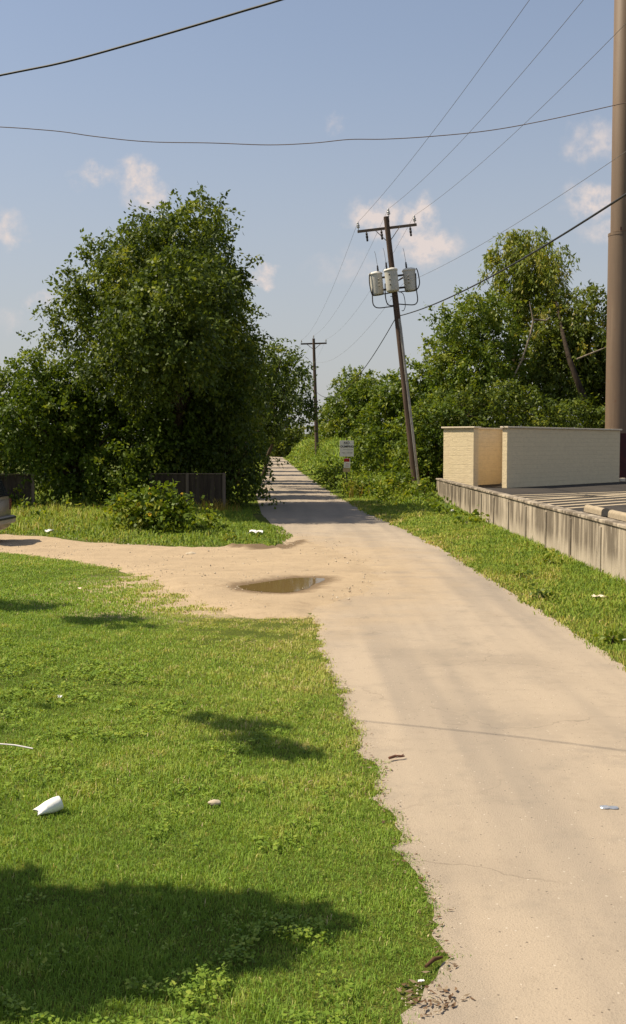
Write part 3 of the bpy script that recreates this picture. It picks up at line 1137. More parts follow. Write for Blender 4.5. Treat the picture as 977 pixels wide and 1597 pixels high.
tops = [(P1w(-1.40, .17, za + .44), (826, 0), 24.6, 'thin wire from the left insulator of the leaning pole up to the top edge', P2w(-1.4, L2_ - .1)),
        (P1w(.14, .02, PL + .36), (910, 0), 24.6, 'thin wire from the pole-top insulator of the leaning pole to the top edge', P2w(0, L2_ + .35)),
        (P1w(1.38, .17, za + .44), (977, 36), 25.6, 'thin wire from the right insulator of the leaning pole to the brown pole', P2w(1.4, L2_ - .1))]
for s, pp, ym, lb, far in tops:
    e, sg = near_end(*pp, ym, s)
    far2 = far + (far - s) * 1.0
    wire('power_line', lb, [(e, s, max(sg, .2)), (s, far, 1.1), (far, far2, 1.1)], .0065, M['wire_grey'], group=GRP)
s = P1w(.42, -.05, loc1(640, 442).z)
e, sg = near_end(977, 236, 25, s)
wire('power_line', 'thin neutral wire rising from the transformers of the leaning pole past the willow top', [(e, s, sg), (s, P2w(0, L2_ - 2.6), 1.3)], .006, M['wire_grey'], group=GRP)
s = P1w(.12, -.17, loc1(624, 493).z)
e, sg = near_end(977, 303, 22, s)
wire('cable', 'thick black cable sagging from mid height of the leaning pole across the right trees', [(e, s, sg), (s + Vector((-.15, .1, 0)), P2w(.1, 7.6), 2.0)], .024, M['rubber'], 'cable', GRP)
pp = [(-700, 236), (-300, 178), (0, 117.5), (100, 97), (200, 70), (300, 41), (380, 17), (437, 0), (600, -52), (900, -150)]
b = MB()
b.tube(smooth_path([A(x, y, 9.75 - 1.4 * x / 437 if x < 600 else 7.83 - .0012 * (x - 600)) for x, y in pp], 6), .0092, 6)
tag(b.build('cable', M['rubber']), 'thick black cable crossing the top left corner of the sky', 'cable')
pp = [(-400, 172), (-200, 188), (0, 198), (60, 202), (102, 206), (150, 213), (230, 221), (330, 223), (420, 226), (490, 223), (545, 217.5), (600, 217), (670, 213), (760, 204), (850, 188), (977, 160), (1100, 130), (1300, 80)]
b = MB()
b.tube(smooth_path([A(x, y, 22) for x, y in pp], 6), .0085, 6)
tag(b.build('service_wire', simple('service_wire', (.20, .14, .11), (.14, .1, .08), 5, .6)), 'thin kinked brown wire strung level across the sky', 'wire')

# ------------------------------------------------------------------ sign
SX, SY = A(541, 720, 58).x, 58.0
sign = empty('sign', (SX, SY, 0), (0, 0, R(4)))
tag(sign, 'white no dumping sign over a small red and white notice on the right verge', 'sign')
sc = 58 / F
z0 = lambda py: EYE + (HOR - py) * sc
b = MB()
b.box((0, .035, 1.42), (.055, .035, 3.0))
b.build('post', M['dark_metal'], sign)


def panel(name, cx, y, ztop, zbot, wd, mat):
    b = MB()
    b.box((cx, y, (ztop + zbot) / 2), (wd, .006, ztop - zbot))
    return b.build(name, mat, sign, .002)


sign_white = simple('sign_white', (.80, .77, .69), (.70, .67, .58), 4, .6, .3)
sign_red = simple('sign_red', (.42, .012, .016), (.34, .01, .014), 6, .6, .3)
sign_tan = simple('sign_tan', (.48, .37, .20), (.40, .31, .16), 6, .7, .3)
ink = simple('ink', (.05, .045, .04), (.08, .07, .06), 9, .7, .2)
ink_faint = simple('ink_faint', (.30, .28, .25), (.38, .36, .32), 9, .7, .2)
main = panel('sign_panel', 0, 0, z0(687), z0(712), .75, sign_white)
low = panel('notice_panel', .02, 0, z0(715), z0(729.5), .34, sign_white)
red = panel('red_band', .0, -.006, z0(715.2), z0(720), .30, sign_red)
tan = panel('lower_panel', 0, -.001, z0(730), z0(736), .40, sign_tan)


def text(body, size, x, z, y, mat, parent, ww=1.0):
    cu = bpy.data.curves.new('lettering', 'FONT')
    cu.body = body
    cu.size = size
    cu.align_x = 'CENTER'
    cu.align_y = 'CENTER'
    cu.offset = .006
    ob = bpy.data.objects.new('lettering', cu)
    COL.objects.link(ob)
    dg = bpy.context.evaluated_depsgraph_get()
    me = bpy.data.meshes.new_from_object(ob.evaluated_get(dg))
    bpy.data.objects.remove(ob)
    o = bpy.data.objects.new('lettering', me)
    me.materials.clear()
    me.materials.append(mat)
    COL.objects.link(o)
    o.parent = parent
    o.location = (x, y, z)
    o.rotation_euler = (R(90), 0, 0)
    o.scale = (ww, 1, 1)
    return o


text('NO', .19, 0, z0(691), -.0055, ink, main)
text('DUMPING', .155, .02, z0(696.6), -.0055, ink, main)
b = MB()
rs = random.Random(2)
for (zz, x0, x1, h_) in ((701.2, -.2, .3, .035), (706.2, -.26, -.06, .06), (706.2, 0, .26, .06)):
    x = x0
    while x < x1:
        wl_ = rs.uniform(.02, .05)
        b.box((x + wl_ / 2, -.0042, z0(zz) + rs.uniform(-.006, .006)), (wl_, .002, h_ * rs.uniform(.6, 1.1)))
        x += wl_ + rs.uniform(.012, .03)
b.build('faded_lettering', ink_faint, main)
ink_pink = simple('ink_pink', (.40, .22, .22), (.5, .32, .3), 9, .7)
for zz in (722.5, 725, 727):
    b = MB()
    b.box((0.03, -.0042, z0(zz)), (.18, .002, .025))
    b.build('faded_lettering', ink_pink, low)

# ------------------------------------------------------------------ wooden fence under the left trees
def fence(p0, p1, h, label, panels):
    p0, p1 = Vector((*p0, 0)), Vector((*p1, 0))
    o = empty('wood_fence', p0, (0, 0, math.atan2(p1.y - p0.y, p1.x - p0.x)))
    tag(o, label, 'fence')
    Lf = (p1 - p0).length
    rf_ = random.Random(6)
    b = MB()
    x = .02
    while x < Lf - .08:
        hh = h + rf_.uniform(-.03, .01)
        b.box((x + .07, rf_.uniform(-.004, .004), hh / 2 - .03), (.136, .02, hh + .06))
        x += .142
    b.build('boards', M['fence_wood'], o)
    for zz in (.35, h - .22):
        b = MB()
        b.box((Lf / 2, .045, zz), (Lf, .04, .09))
        b.build('rail', M['fence_wood'], o)
    b = MB()
    b.box((Lf / 2, -.005, h + .02), (Lf, .09, .035))
    b.build('top_rail', M['post_wood'], o)
    for k in range(panels + 1):
        b = MB()
        b.box((Lf * k / panels, -.065, h / 2 - .05), (.1, .1, h + .2))
        b.build('fence_post', M['post_wood'], o)
    return o


fr = A(350, 740, 41.2)
fence((A(236, 740, 41.4).x, 41.4), (fr.x, 41.2), 1.42, 'dark board fence panel behind the yellow flowering bush', 2)
fence((-15.5, 40.4), (A(52, 740, 40.6).x, 40.6), 1.42, 'dark board fence behind the parked car at the left edge', 4)

# ------------------------------------------------------------------ parked car (rear end shows at the left edge)
car = empty('parked_car', (-10.12, 27.6, .05), (0, 0, R(-2)))
tag(car, 'beige minivan parked on the dirt driveway, only its rear corner in the picture', 'car')
paint = simple('car_paint', (.25, .205, .145), (.23, .19, .135), 2, .4, .4, .2, .0)
glass = simple('car_glass', (.02, .022, .024), (.02, .022, .024), 2, .06, .6)
trim = simple('car_trim', (.03, .03, .03), (.022, .022, .022), 5, .6, .3)
lamp = simple('tail_lamp', (.10, .012, .012), (.07, .01, .012), 3, .2, .5)
HW = .88


def shell(sections, closed=True):
    """loft of cross sections along x: (x, half width, z bottom, z top, top half width)"""
    b = MB()
    n = 14
    rings = []
    for (x, hw, zb, zt, tw) in sections:
        ring = []
        for k in range(n):
            th = 2 * math.pi * (k + .5) / n
            c, s_ = math.cos(th), math.sin(th)
            sx_ = math.copysign(abs(c) ** .35, c)
            sz_ = math.copysign(abs(s_) ** .35, s_)
            zz = (zb + zt) / 2 + sz_ * (zt - zb) / 2
            wv = hw + (tw - hw) * max(0, (zz - zb) / max(zt - zb, .01))
            ring.append((x, sx_ * wv, zz))
        rings.append(ring)
    vs = [v for r_ in rings for v in r_]
    fs = []
    for i in range(len(rings) - 1):
        for k in range(n):
            k2 = (k + 1) % n
            fs.append((i * n + k, (i + 1) * n + k, (i + 1) * n + k2, i * n + k2))
    fs.append(tuple(range(n)))
    fs.append(tuple(reversed(range((len(rings) - 1) * n, len(rings) * n))))
    b.add(vs, fs, 0, True)
    return b


shell([(-2.3, .70, .38, .78, .66), (-2.2, .82, .30, .88, .78), (-1.6, .87, .27, 1.0, .84), (-.9, HW, .26, 1.08, .85), (1.2, HW, .26, 1.12, .86), (2.1, .87, .28, 1.12, .85), (2.22, .84, .34, 1.08, .82)]).build('body', paint, car)
shell([(-1.55, .74, .98, 1.03, .72), (-.55, .80, 1.0, 1.66, .66), (.2, .82, 1.0, 1.76, .66), (1.6, .82, 1.0, 1.75, .66), (1.98, .81, 1.0, 1.68, .64), (2.2, .80, 1.0, 1.12, .76)]).build('cabin', paint, car)
for sgn in (-1, 1):
    for (xa, xb, xc, xd) in ((-1.15, -.1, -.1, -.52), (0, 1.0, 1.0, 0), (1.1, 2.10, 1.92, 1.1)):
        b = MB()
        yb, yt = sgn * .832, sgn * .705
        vs = [(xa, yb, 1.13), (xb, yb, 1.13), (xc, yt, 1.62), (xd, yt, 1.62)]
        vs2_ = [(x, y - sgn * .03, z) for x, y, z in vs]
        b.add(vs + vs2_, [(0, 1, 2, 3), (7, 6, 5, 4), (0, 4, 5, 1), (1, 5, 6, 2), (2, 6, 7, 3), (3, 7, 4, 0)])
        b.build('side_window', glass, car)
    b = MB()
    b.box((2.16, sgn * .79, .93), (.16, .16, .28))
    b.build('tail_lamp', lamp, car, .03)
    b = MB()
    b.box((-2.2, sgn * .6, .72), (.16, .3, .16))
    b.build('headlight', M['porcelain'], car, .03)
b = MB()
b.add([(2.215, -.70, 1.15), (2.215, .70, 1.15), (2.03, .58, 1.64), (2.03, -.58, 1.64)] + [(2.17, -.70, 1.15), (2.17, .70, 1.15), (1.985, .58, 1.64), (1.985, -.58, 1.64)],
      [(0, 1, 2, 3), (7, 6, 5, 4), (0, 4, 5, 1), (1, 5, 6, 2), (2, 6, 7, 3), (3, 7, 4, 0)])
b.build('rear_window', glass, car)
b = MB()
b.box((2.22, 0, .55), (.26, 1.72, .2))
bump = b.build('bumper', simple('bumper', (.34, .30, .25), (.31, .27, .22), 3, .5, .3), car, .05)
b = MB()
b.box((2.355, 0, .60), (.02, 1.64, .05))
b.build('rub_strip', trim, bump)
b = MB()
b.box((-2.28, 0, .5), (.22, 1.6, .24))
b.build('bumper', trim, car, .05)
for (x, sgn) in ((-1.45, -1), (-1.45, 1), (1.42, -1), (1.42, 1)):
    b = MB()
    b.lathe([(.2, -.1), (.30, -.1), (.325, -.07), (.325, .07), (.30, .1), (.2, .1)], 24, (x, sgn * .78, .325), Matrix.Rotation(R(90), 3, 'X'))
    ty = b.build('wheel', M['rubber'], car)
    b = MB()
    b.lathe([(.19, -.104), (.19, .104)], 20, (x, sgn * .78, .325), Matrix.Rotation(R(90), 3, 'X'))
    b.build('rim', M['conduit'], ty)

# ================================================================== TREES
LT = 'trees along the left side of the lane'
# tall drooping tree
T1 = [(250, 338, 22), (296, 330, 24), (328, 342, 22), (335, 390, 26), (356, 430, 26), (290, 372, 48), (222, 365, 34), (175, 395, 28),
      (134, 384, 12, .5), (152, 440, 38), (225, 440, 58), (310, 450, 58), (356, 490, 28), (116, 492, 30), (180, 510, 58), (270, 530, 62),
      (338, 545, 48), (75, 528, 22, .7), (358, 620, 34), (300, 620, 50), (240, 600, 50), (316, 308, 10, .6), (345, 326, 10, .8), (374, 452, 11, .8),
      (376, 425, 9, .7), (108, 445, 16, .6), (330, 690, 36), (270, 690, 36)]
l1 = px_lobes(T1, 43, 2.4, 3)
l1 += [(-5.4, 39.5, 6.6, 1.5), (-4.6, 38.6, 6.2, 1.3), (-6.6, 38.8, 5.6, 1.4), (-4.4, 40.6, 8.4, 1.4), (-6.0, 41.0, 8.6, 1.6), (-5.0, 37.0, 6.0, 1.2), (-4.2, 36.2, 6.4, .9), (-5.8, 36.4, 6.6, 1.0), (-4.8, 36.8, 7.8, 1.1), (-4.0, 38.4, 8.2, 1.1), (-6.2, 46.5, 7.5, 1.8), (-5.2, 47, 9.0, 1.6), (-3.8, 46.5, 7.0, 1.4)]
tree('broadleaf_tree', 'tallest dark green tree with drooping twigs on the left of the lane', (-5.3, 43.5, 0), l1, 'leaf_dark', group=None, trunk_r=.34, seed=11,
     sprays=84, leaves=28, L=.17, W=.105, droop=.42, spray_len=.72, lump=.30, limbs=16, fork=.45)
T2 = [(22, 578, 26), (62, 590, 36), (112, 600, 40), (170, 606, 40), (225, 628, 40), (276, 650, 32), (20, 640, 38), (80, 655, 46), (150, 672, 48),
      (220, 690, 42), (285, 698, 28), (40, 692, 28), (112, 728, 36), (175, 735, 36), (222, 735, 24), (-45, 630, 50), (-110, 650, 60), (-100, 580, 50), (140, 765, 22), (85, 738, 20), (112, 765, 18), (190, 765, 22), (130, 640, 40)]
l2 = px_lobes(T2, 41.5, 1.6, 5)
tree('broadleaf_tree', 'bushy mid green tree in front of the tallest tree, above the board fences', (-9.2, 42.6, 0), l2, 'leaf_mid', trunk_r=.2, seed=12,
     sprays=92, leaves=28, L=.16, W=.105, droop=.35, spray_len=.6, lump=.30, limbs=12, fork=.4, tint_bias=.0)
T3 = [(384, 545, 18), (378, 600, 24), (380, 650, 28), (392, 700, 18), (372, 725, 28), (372, 770, 20), (398, 745, 11), (405, 770, 7, .6), (350, 700, 40), (408, 725, 6, .6), (412, 700, 7, .6), (345, 640, 40), (330, 760, 24), (385, 790, 10)]
l3 = px_lobes(T3, 45.5, 2.2, 7)
tree('broadleaf_tree', 'dark tree draping to the ground at the left edge of the lane', (-3.9, 46.5, 0), l3, 'leaf_dark', trunk_r=.2, seed=13,
     sprays=72, leaves=26, L=.17, W=.10, droop=.6, spray_len=.9, limbs=10, fork=.4, tint_bias=-.08)
T4 = [(410, 555, 18), (428, 590, 24), (418, 640, 26), (438, 560, 16), (446, 610, 16), (402, 600, 24), (405, 670, 20), (425, 668, 12)]
tree('broadleaf_tree', 'small tree with a loose top just right of the draping dark tree', (-4.6, 64, 0), px_lobes(T4, 64, 2.0, 8), 'leaf_dark', trunk_r=.18, seed=14,
     sprays=64, leaves=22, L=.24, W=.13, tint_bias=-.22, droop=.4, spray_len=.9, group=LT)
T5 = [(432, 537, 9, .7), (440, 560, 13), (455, 572, 14), (470, 590, 12, .8), (462, 612, 16), (440, 620, 18), (478, 575, 7, .6), (470, 640, 12), (455, 650, 14), (482, 598, 7, .6), (478, 625, 8), (450, 555, 8, .7)]
tree('broadleaf_tree', 'airy tree reaching over the lane in front of the distant pole', (-3.9, 82, 0), px_lobes(T5, 82, 2.2, 9), 'leaf_dark', trunk_r=.17, seed=15,
     sprays=56, leaves=20, L=.27, W=.15, tint_bias=-.18, droop=.4, spray_len=1.0, group=LT)
row = [(52.8, -6.0, 1.25, 8.6), (58.5, -5.8, .9, 8.4), (71.5, -6.0, 1.0, 8.6), (76.5, -6.2, .8, 8.2), (92, -7.0, 1.1, 8.4), (105, -7.4, 1.2, 8.4), (122, -8.2, 1.4, 8.4), (146, -9.0, 1.6, 8.4), (172, -10.2, 1.9, 8.2), (205, -11.5, 2.2, 8.2)]
rlab = ['second tree in the row along the lane, hidden behind the tall tree', 'third slim tree of the lane row, behind the draping dark tree', 'slim upright tree in the lane row close behind the loose topped tree', 'slim tree in the lane row behind the loose topped tree', 'rounded tree in the lane row past the airy tree',
        'small crowned tree in the lane row past the airy tree', 'mid sized tree far along the lane row', 'tree low over the far lane, near the vanishing point', 'far tree of the lane row, pale with distance', 'last tree of the lane row at the vanishing point']
rrow = random.Random(21)
for i, (Yr, Xr, rr_, hz) in enumerate(row):
    lob = []
    for q in range(11):
        lob.append((Xr + rrow.uniform(-.8, 1.5), Yr + rrow.uniform(-.45, .45) * rr_, 2.6 + (hz - 3.4) * (q + .5) / 11, rr_ * rrow.uniform(.65, .95) + .15))
    tree('broadleaf_tree', rlab[i], (Xr, Yr, 0), lob, 'leaf_mid' if i % 2 else 'leaf_dark', group=LT, trunk_r=.14, seed=30 + i, limbs=6,
         sprays=44, leaves=20, L=.30 + .0012 * Yr, W=.16 + .0006 * Yr, spray_len=.9)

# right side
RT = 'trees behind the right verge and the enclosure'
R1 = [(508, 655, 14), (516, 640, 12), (520, 680, 16), (545, 685, 18), (545, 598, 20), (566, 596, 18), (580, 605, 16), (540, 625, 22), (565, 630, 24), (527, 640, 16), (555, 655, 22), (590, 635, 24), (530, 665, 18)]
tree('broadleaf_tree', 'rounded tree between the distant pole and the leaning pole', (8.0, 138, 0), px_lobes(R1, 138, 3, 40), 'leaf_mid', group=RT, trunk_r=.25, seed=41, sprays=34, leaves=20, L=.38, W=.2, spray_len=1.1, tint_bias=.24)
R2 = [(606, 602, 18), (628, 600, 20), (655, 590, 22), (676, 588, 18), (600, 640, 28), (635, 640, 32), (670, 630, 30), (590, 680, 26), (625, 685, 28), (660, 680, 30), (700, 620, 28), (690, 670, 30), (575, 700, 20)]
tree('broadleaf_tree', 'broad green tree directly behind the leaning pole', (9.8, 86, 0), px_lobes(R2, 86, 2.5, 42), 'leaf_mid', group=RT, trunk_r=.25, seed=42, sprays=42, leaves=22, L=.32, W=.18, spray_len=.9, tint_bias=.26)
R3 = [(698, 500, 18), (722, 488, 20), (750, 478, 22), (778, 474, 22), (692, 535, 22), (730, 520, 34), (770, 520, 34), (705, 570, 30), (750, 570, 36), (790, 560, 30), (720, 610, 30), (770, 610, 34), (695, 610, 22), (740, 640, 30)]
tree('broadleaf_tree', 'dense bright green tree left of the tall willow and above the enclosure', (10.5, 69, 0), px_lobes(R3, 69, 2.2, 43), 'leaf_mid', group=RT, trunk_r=.26, seed=43, sprays=60, leaves=24, L=.24, W=.13, droop=.4, spray_len=.8, tint_bias=.24)
R4 = [(788, 388, 22, .7), (812, 372, 20, .8), (838, 372, 18, .7), (858, 392, 20, .7), (800, 418, 24, .8), (834, 412, 26, .8), (866, 425, 18, .6), (772, 408, 10, .4), (846, 448, 24, .8), (812, 452, 24, .8), (878, 452, 14, .5), (765, 400, 6, .4), (876, 402, 8, .4), (820, 490, 24, .7)]
p4 = px_lobes(R4, 74, 1.8, 44)
tree('willow_tree', 'tall pale green willow rising above the other trees on the right', (13.4, 74, 0), p4, 'leaf_light', group=RT, trunk_r=.26, seed=44, sprays=62, leaves=26, L=.36, W=.10, droop=.8, spray_len=1.1, tint_bias=.26, fork=.62, limbs=12)
R5 = [(860, 502, 32, .8), (900, 478, 28, .7), (930, 462, 20, .6), (872, 530, 34), (885, 500, 24), (868, 590, 36), (858, 555, 40), (905, 540, 40), (940, 520, 36), (900, 600, 44), (840, 610, 38), (945, 590, 44), (990, 560, 44), (1000, 500, 40), (1040, 540, 50), (1050, 600, 50), (985, 620, 44), (925, 440, 10, .4), (890, 455, 12, .4)]
t5 = tree('broadleaf_tree', 'dark olive tree with a leaning dead trunk beside the brown pole', A(935, 690, 71), px_lobes(R5, 72, 2.4, 45), 'leaf_olive', group=RT, trunk_r=.0, seed=45,
          sprays=52, leaves=24, L=.30, W=.13, droop=.6, tint_bias=.12, spray_len=1.1, limbs=0)
t5.location.z = 0
for ch in t5.children:
    if ch.name.startswith('crown'):
        ch.location.z = A(935, 690, 71).z
    else:
        bpy.data.objects.remove(ch)
b = MB()
o5 = Vector(t5.location)
tp = [A(944, 700, 67.6), A(926, 655, 67.0), A(906, 608, 66.6), A(888, 560, 66.7), A(878, 520, 68.6), A(868, 470, 70.6)]
tp[0].z = -.1
b.tube([p - o5 for p in tp], [.26, .22, .19, .16, .12, .06], 9)
b.build('trunk', simple('bark_dark', (.06, .045, .032), (.03, .022, .016), 9, .95, .1, 0, .8, (1, 1, .25)), t5)
for br in ([(800, 590), (815, 560), (828, 520), (832, 500), (826, 470)], [(832, 498), (852, 500), (860, 494)], [(810, 560), (824, 560)], [(900, 560), (930, 548), (950, 540)]):
    b = MB()
    b.tube([A(x, y, 66.4) - o5 for x, y in br], [.055] * (len(br) - 1) + [.02], 6)
    b.build('dead_branch', M['bark_pale'], t5)
R6 = [([(648, 655, 26), (670, 640, 26), (690, 660, 34), (676, 700, 30), (655, 705, 24), (700, 700, 30), (690, 730, 20), (640, 735, 16)], 61.5, 'leaf_mid', 'leafy understory thicket right behind the foot of the leaning pole'),
      ([(725, 640, 32), (758, 632, 32), (742, 665, 34), (722, 690, 30), (770, 670, 30)], 62, 'leaf_dark', 'dark thicket behind the left end of the enclosure'),
      ([(800, 640, 32), (832, 645, 32), (812, 670, 30), (860, 655, 30), (790, 610, 20)], 63, 'leaf_dark', 'dark thicket behind the middle of the enclosure'),
      ([(890, 655, 30), (922, 650, 30), (950, 660, 30), (985, 650, 34), (1020, 650, 40)], 66, 'leaf_dark', 'dark thicket behind the right end of the enclosure')]
for i, (spec, Yq, mt, lb) in enumerate(R6):
    lo = px_lobes(spec, Yq, 1.2, 60 + i)
    lo += [(x + .3, y + .8, max(z - 2.0, .8), r) for x, y, z, r, d in lo if z - 2 > .3]
    tree('thicket', lb, (lo[0][0] + .6, Yq, 0), lo, mt, 'thicket', RT, trunk_r=.12, seed=61 + i, sprays=42, leaves=22, L=.22, W=.13, spray_len=.7, limbs=5, tint_bias=.12 if i == 0 else .02)
R7 = [(600, 715, 22), (575, 712, 18), (628, 715, 22), (610, 740, 16), (640, 700, 22), (560, 690, 14)]
lo = px_lobes(R7, 72, 1.2, 70)
tree('thicket', 'low green thicket beyond the white sign, left of the leaning pole', (4.9, 72, 0), lo + [(x, y + .8, max(z - 1.2, .6), r) for x, y, z, r, d in lo], 'leaf_mid', 'thicket', RT, trunk_r=.1, seed=71, sprays=40, leaves=20, L=.24, W=.14, spray_len=.7, limbs=5, tint_bias=.2)

lo = [(-19.5, 57, 2.2, 2.0), (-17, 56, 2.4, 2.2), (-14.5, 57, 2.6, 2.2), (-12.5, 56.5, 2.2, 2.0), (-22, 58, 2.6, 2.4), (-16, 58, 4.2, 1.8), (-13, 58, 4.4, 1.8)]
tree('thicket', 'dark thicket glimpsed behind the board fence at the far left', (-16, 57, 0), lo, 'leaf_dark', 'thicket', None, trunk_r=.12, seed=79, sprays=32, leaves=22, L=.24, W=.15, spray_len=.8, limbs=6)

# far woodland: one mass at the end of the lane and behind everything
fw = []
rfw = random.Random(5)
for i in range(240):
    x = rfw.uniform(-230, 130)
    y = 205 + rfw.uniform(0, 45) + abs(x - 10) * .1
    if -14 < x < -3 and y < 235:
        y += 40
    h_ = rfw.uniform(3.5, 7.5)
    fw.append((x, y, h_ * .55, h_ * .5))
o = foliage('far_woodland', fw, M['leaf_olive'], None, sprays=7, leaves=14, L=.8, W=.5, spray_len=1.8, seed=80)
tag(o, 'distant woodland closing the view at the end of the lane', 'woodland', kind='stuff')

# trees left of the frame whose shadows fall across the lawn
def shadow_lobe(px, py, h, r, dn=1.0):
    g_ = G(px, py)
    t = h / SDIR.z
    return (g_.x + SDIR.x * t, g_.y + SDIR.y * t, h, r, dn)


S1 = [shadow_lobe(*q) for q in ((503, 1440, 4.0, .05, 6), (-330, 1468, 4.9, .85, 1.6), (-150, 1467, 4.6, .80, 2), (60, 1467, 4.4, .70, 2.4), (180, 1464, 4.3, .56, 2.6), (262, 1457, 4.2, .44, 2.8), (325, 1452, 4.2, .33, 3),
                                (372, 1434, 4.1, .20, 3.5), (412, 1428, 4.05, .16, 4), (446, 1431, 4.0, .12, 4), (476, 1436, 4.0, .08, 5), (130, 1515, 4.3, .28, 2.6))]
tree('broadleaf_tree', 'tree left of the picture that shades the near corner of the lawn', (-6.6, 5.6, 0), S1, 'leaf_mid', trunk_r=.16, seed=90, sprays=190, leaves=26, L=.11, W=.07, spray_len=.22, droop=.1, loose=.35, limbs=6, inner=.05, lump=.08, limb_r=.045)
S2 = [shadow_lobe(*q) for q in ((330, 1124, 5.5, .09, 3.2), (352, 1130, 5.5, .11, 3.2), (382, 1136, 5.5, .13, 3.2), (412, 1138, 5.5, .12, 3.2), (402, 1154, 5.5, .14, 3.2), (422, 1166, 5.5, .13, 3.2), (452, 1174, 5.5, .12, 3.2), (482, 1178, 5.5, .09, 3.2))]
S2 += [(-8.2, 9.6, 5.6, 1.2, .4), (-9.4, 9.0, 5.9, 1.4, .4), (-8.8, 10.6, 6.3, 1.2, .4), (-9.0, 9.8, 7.0, 1.0, .4)]
tree('broadleaf_tree', 'tree left of the picture with one twig shading the middle of the lawn', (-9.2, 9.6, 0), S2, 'leaf_mid', trunk_r=.17, seed=91, sprays=190, leaves=24, L=.10, W=.06, spray_len=.22, loose=.55, limbs=3, inner=.1, lump=.4, limb_r=.02)
S3 = [shadow_lobe(*q) for q in ((155, 966, 6.5, .34, 1.6), (180, 968, 6.5, .42, 1.6), (196, 978, 6.4, .22, 1.6), (10, 945, 6.5, .50, 1.6), (45, 948, 6.5, .38, 1.6), (76, 950, 6.4, .26, 1.6), (-50, 945, 6.6, .6, 1.2))] + [
      (-13, 16.4, 6.8, 1.4, .3), (-14, 16.0, 7.4, 1.5, .3), (-13.4, 17.0, 8.2, 1.2, .3)]
tree('broadleaf_tree', 'tree left of the picture that dapples the far part of the lawn', (-13.2, 16.4, 0), S3, 'leaf_mid', trunk_r=.2, seed=92, sprays=100, leaves=24, L=.12, W=.08, spray_len=.3, loose=.5, limbs=5, inner=.1, limb_r=.03)

# ================================================================== SHRUBS AND PLANTS
def shrub(name, label, cat, lobes, mat, base, flowers=0, fcol=None, group=None, seed=1, **kw):
    root = empty(name, base)
    tag(root, label, cat, group)
    rnd = random.Random(seed)
    b = MB()
    for l in lobes:
        e = Vector(l[:3]) - Vector(base)
        b.tube(limb_path((rnd.uniform(-.1, .1), rnd.uniform(-.1, .1), -.05), e, rnd, .1, 4), [.018, .015, .012, .009, .005], 5)
    b.build('stem', M['bark'], root)
    foliage('leaves', lobes, M[mat], root, seed=seed, **kw)
    for k in range(flowers):
        l = rnd.choice(lobes)
        d = Vector((rnd.gauss(0, 1), -abs(rnd.gauss(.6, .6)), rnd.gauss(.5, .6))).normalized()
        p = Vector(l[:3]) + d * l[3] * 1.05 - Vector(base)
        fb = MB()
        rt = d.to_track_quat('Z', 'Y').to_matrix()
        for q in range(9):
            th = q / 9 * 2 * math.pi
            vs = [rt @ Vector((math.cos(th + o_) * r_, math.sin(th + o_) * r_, z_)) + p for r_, o_, z_ in ((.012, 0, .01), (.04, -.22, .02), (.062, 0, .012), (.04, .22, .02))]
            fb.add(vs, [(0, 1, 2, 3)])
        fb.build('flower', fcol, root)
    return root


yellow = simple('petal', (.78, .50, .03), (.70, .42, .02), 9, .7, .2)


def plx(spec, Y, depth, seed):
    return px_lobes(spec, Y, depth, seed)


B0 = G(243, 836)
sb = [(200, 800, 20), (225, 790, 24), (252, 786, 22), (275, 796, 22), (215, 815, 24), (245, 812, 28), (280, 815, 20), (295, 800, 12), (190, 785, 12, .7), (205, 774, 10, .6), (235, 772, 12, .7), (285, 780, 10, .6)]
shrub('sunflower_bush', 'big leafy bush with yellow flowers in front of the dark board fence', 'bush', plx(sb, B0.y + .6, .35, 3), 'leaf_weed', (B0.x, B0.y + .6, 0), 14, yellow, seed=101, sprays=120, leaves=16, L=.15, W=.115, spray_len=.28, droop=.25, tint_bias=-.02)
B1 = G(325, 832)
shrub('weed_clump', 'leafy weed clump right of the yellow flowering bush', 'weeds', plx([(318, 808, 13), (330, 815, 15), (342, 818, 12), (312, 820, 10), (322, 798, 8, .7)], B1.y + .3, .25, 4), 'leaf_weed', (B1.x, B1.y + .3, 0), 0, seed=102, sprays=120, leaves=14, L=.13, W=.08, spray_len=.25)
B2 = G(356, 847)
shrub('pale_plant', 'small pale grey green plant at the edge of the dirt driveway', 'plant', plx([(350, 839, 6), (358, 837, 6), (364, 840, 5)], B2.y + .15, .1, 5), 'leaf_light', (B2.x, B2.y + .15, 0), 0, seed=103, sprays=300, leaves=12, L=.07, W=.06, spray_len=.1, loose=.5, tint_bias=.35)
lefts = [((70, 797), [(62, 770, 10), (72, 762, 9), (78, 778, 10), (66, 785, 9)], 'tall weed clump by the end of the left fence'),
         ((128, 800), [(122, 780, 8), (130, 772, 8), (136, 785, 9), (118, 790, 7)], 'upright weed between the left fence and the flowering bush'),
         ((36, 800), [(30, 770, 9), (40, 778, 9), (22, 765, 8), (45, 788, 9)], 'weed clump directly behind the parked car'),
         ((170, 815), [(165, 798, 10), (178, 804, 10), (158, 808, 8)], 'low weed clump touching the left side of the flowering bush')]
for i, (gp_, spec, lb) in enumerate(lefts):
    B_ = G(*gp_)
    shrub('weed_clump', lb, 'weeds', plx(spec, B_.y, .3, 6 + i), 'leaf_weed', (B_.x, B_.y, 0), 0, group='weed clumps before the left trees', seed=110 + i, sprays=90, leaves=14, L=.14, W=.08, spray_len=.3, tint_bias=-.05)
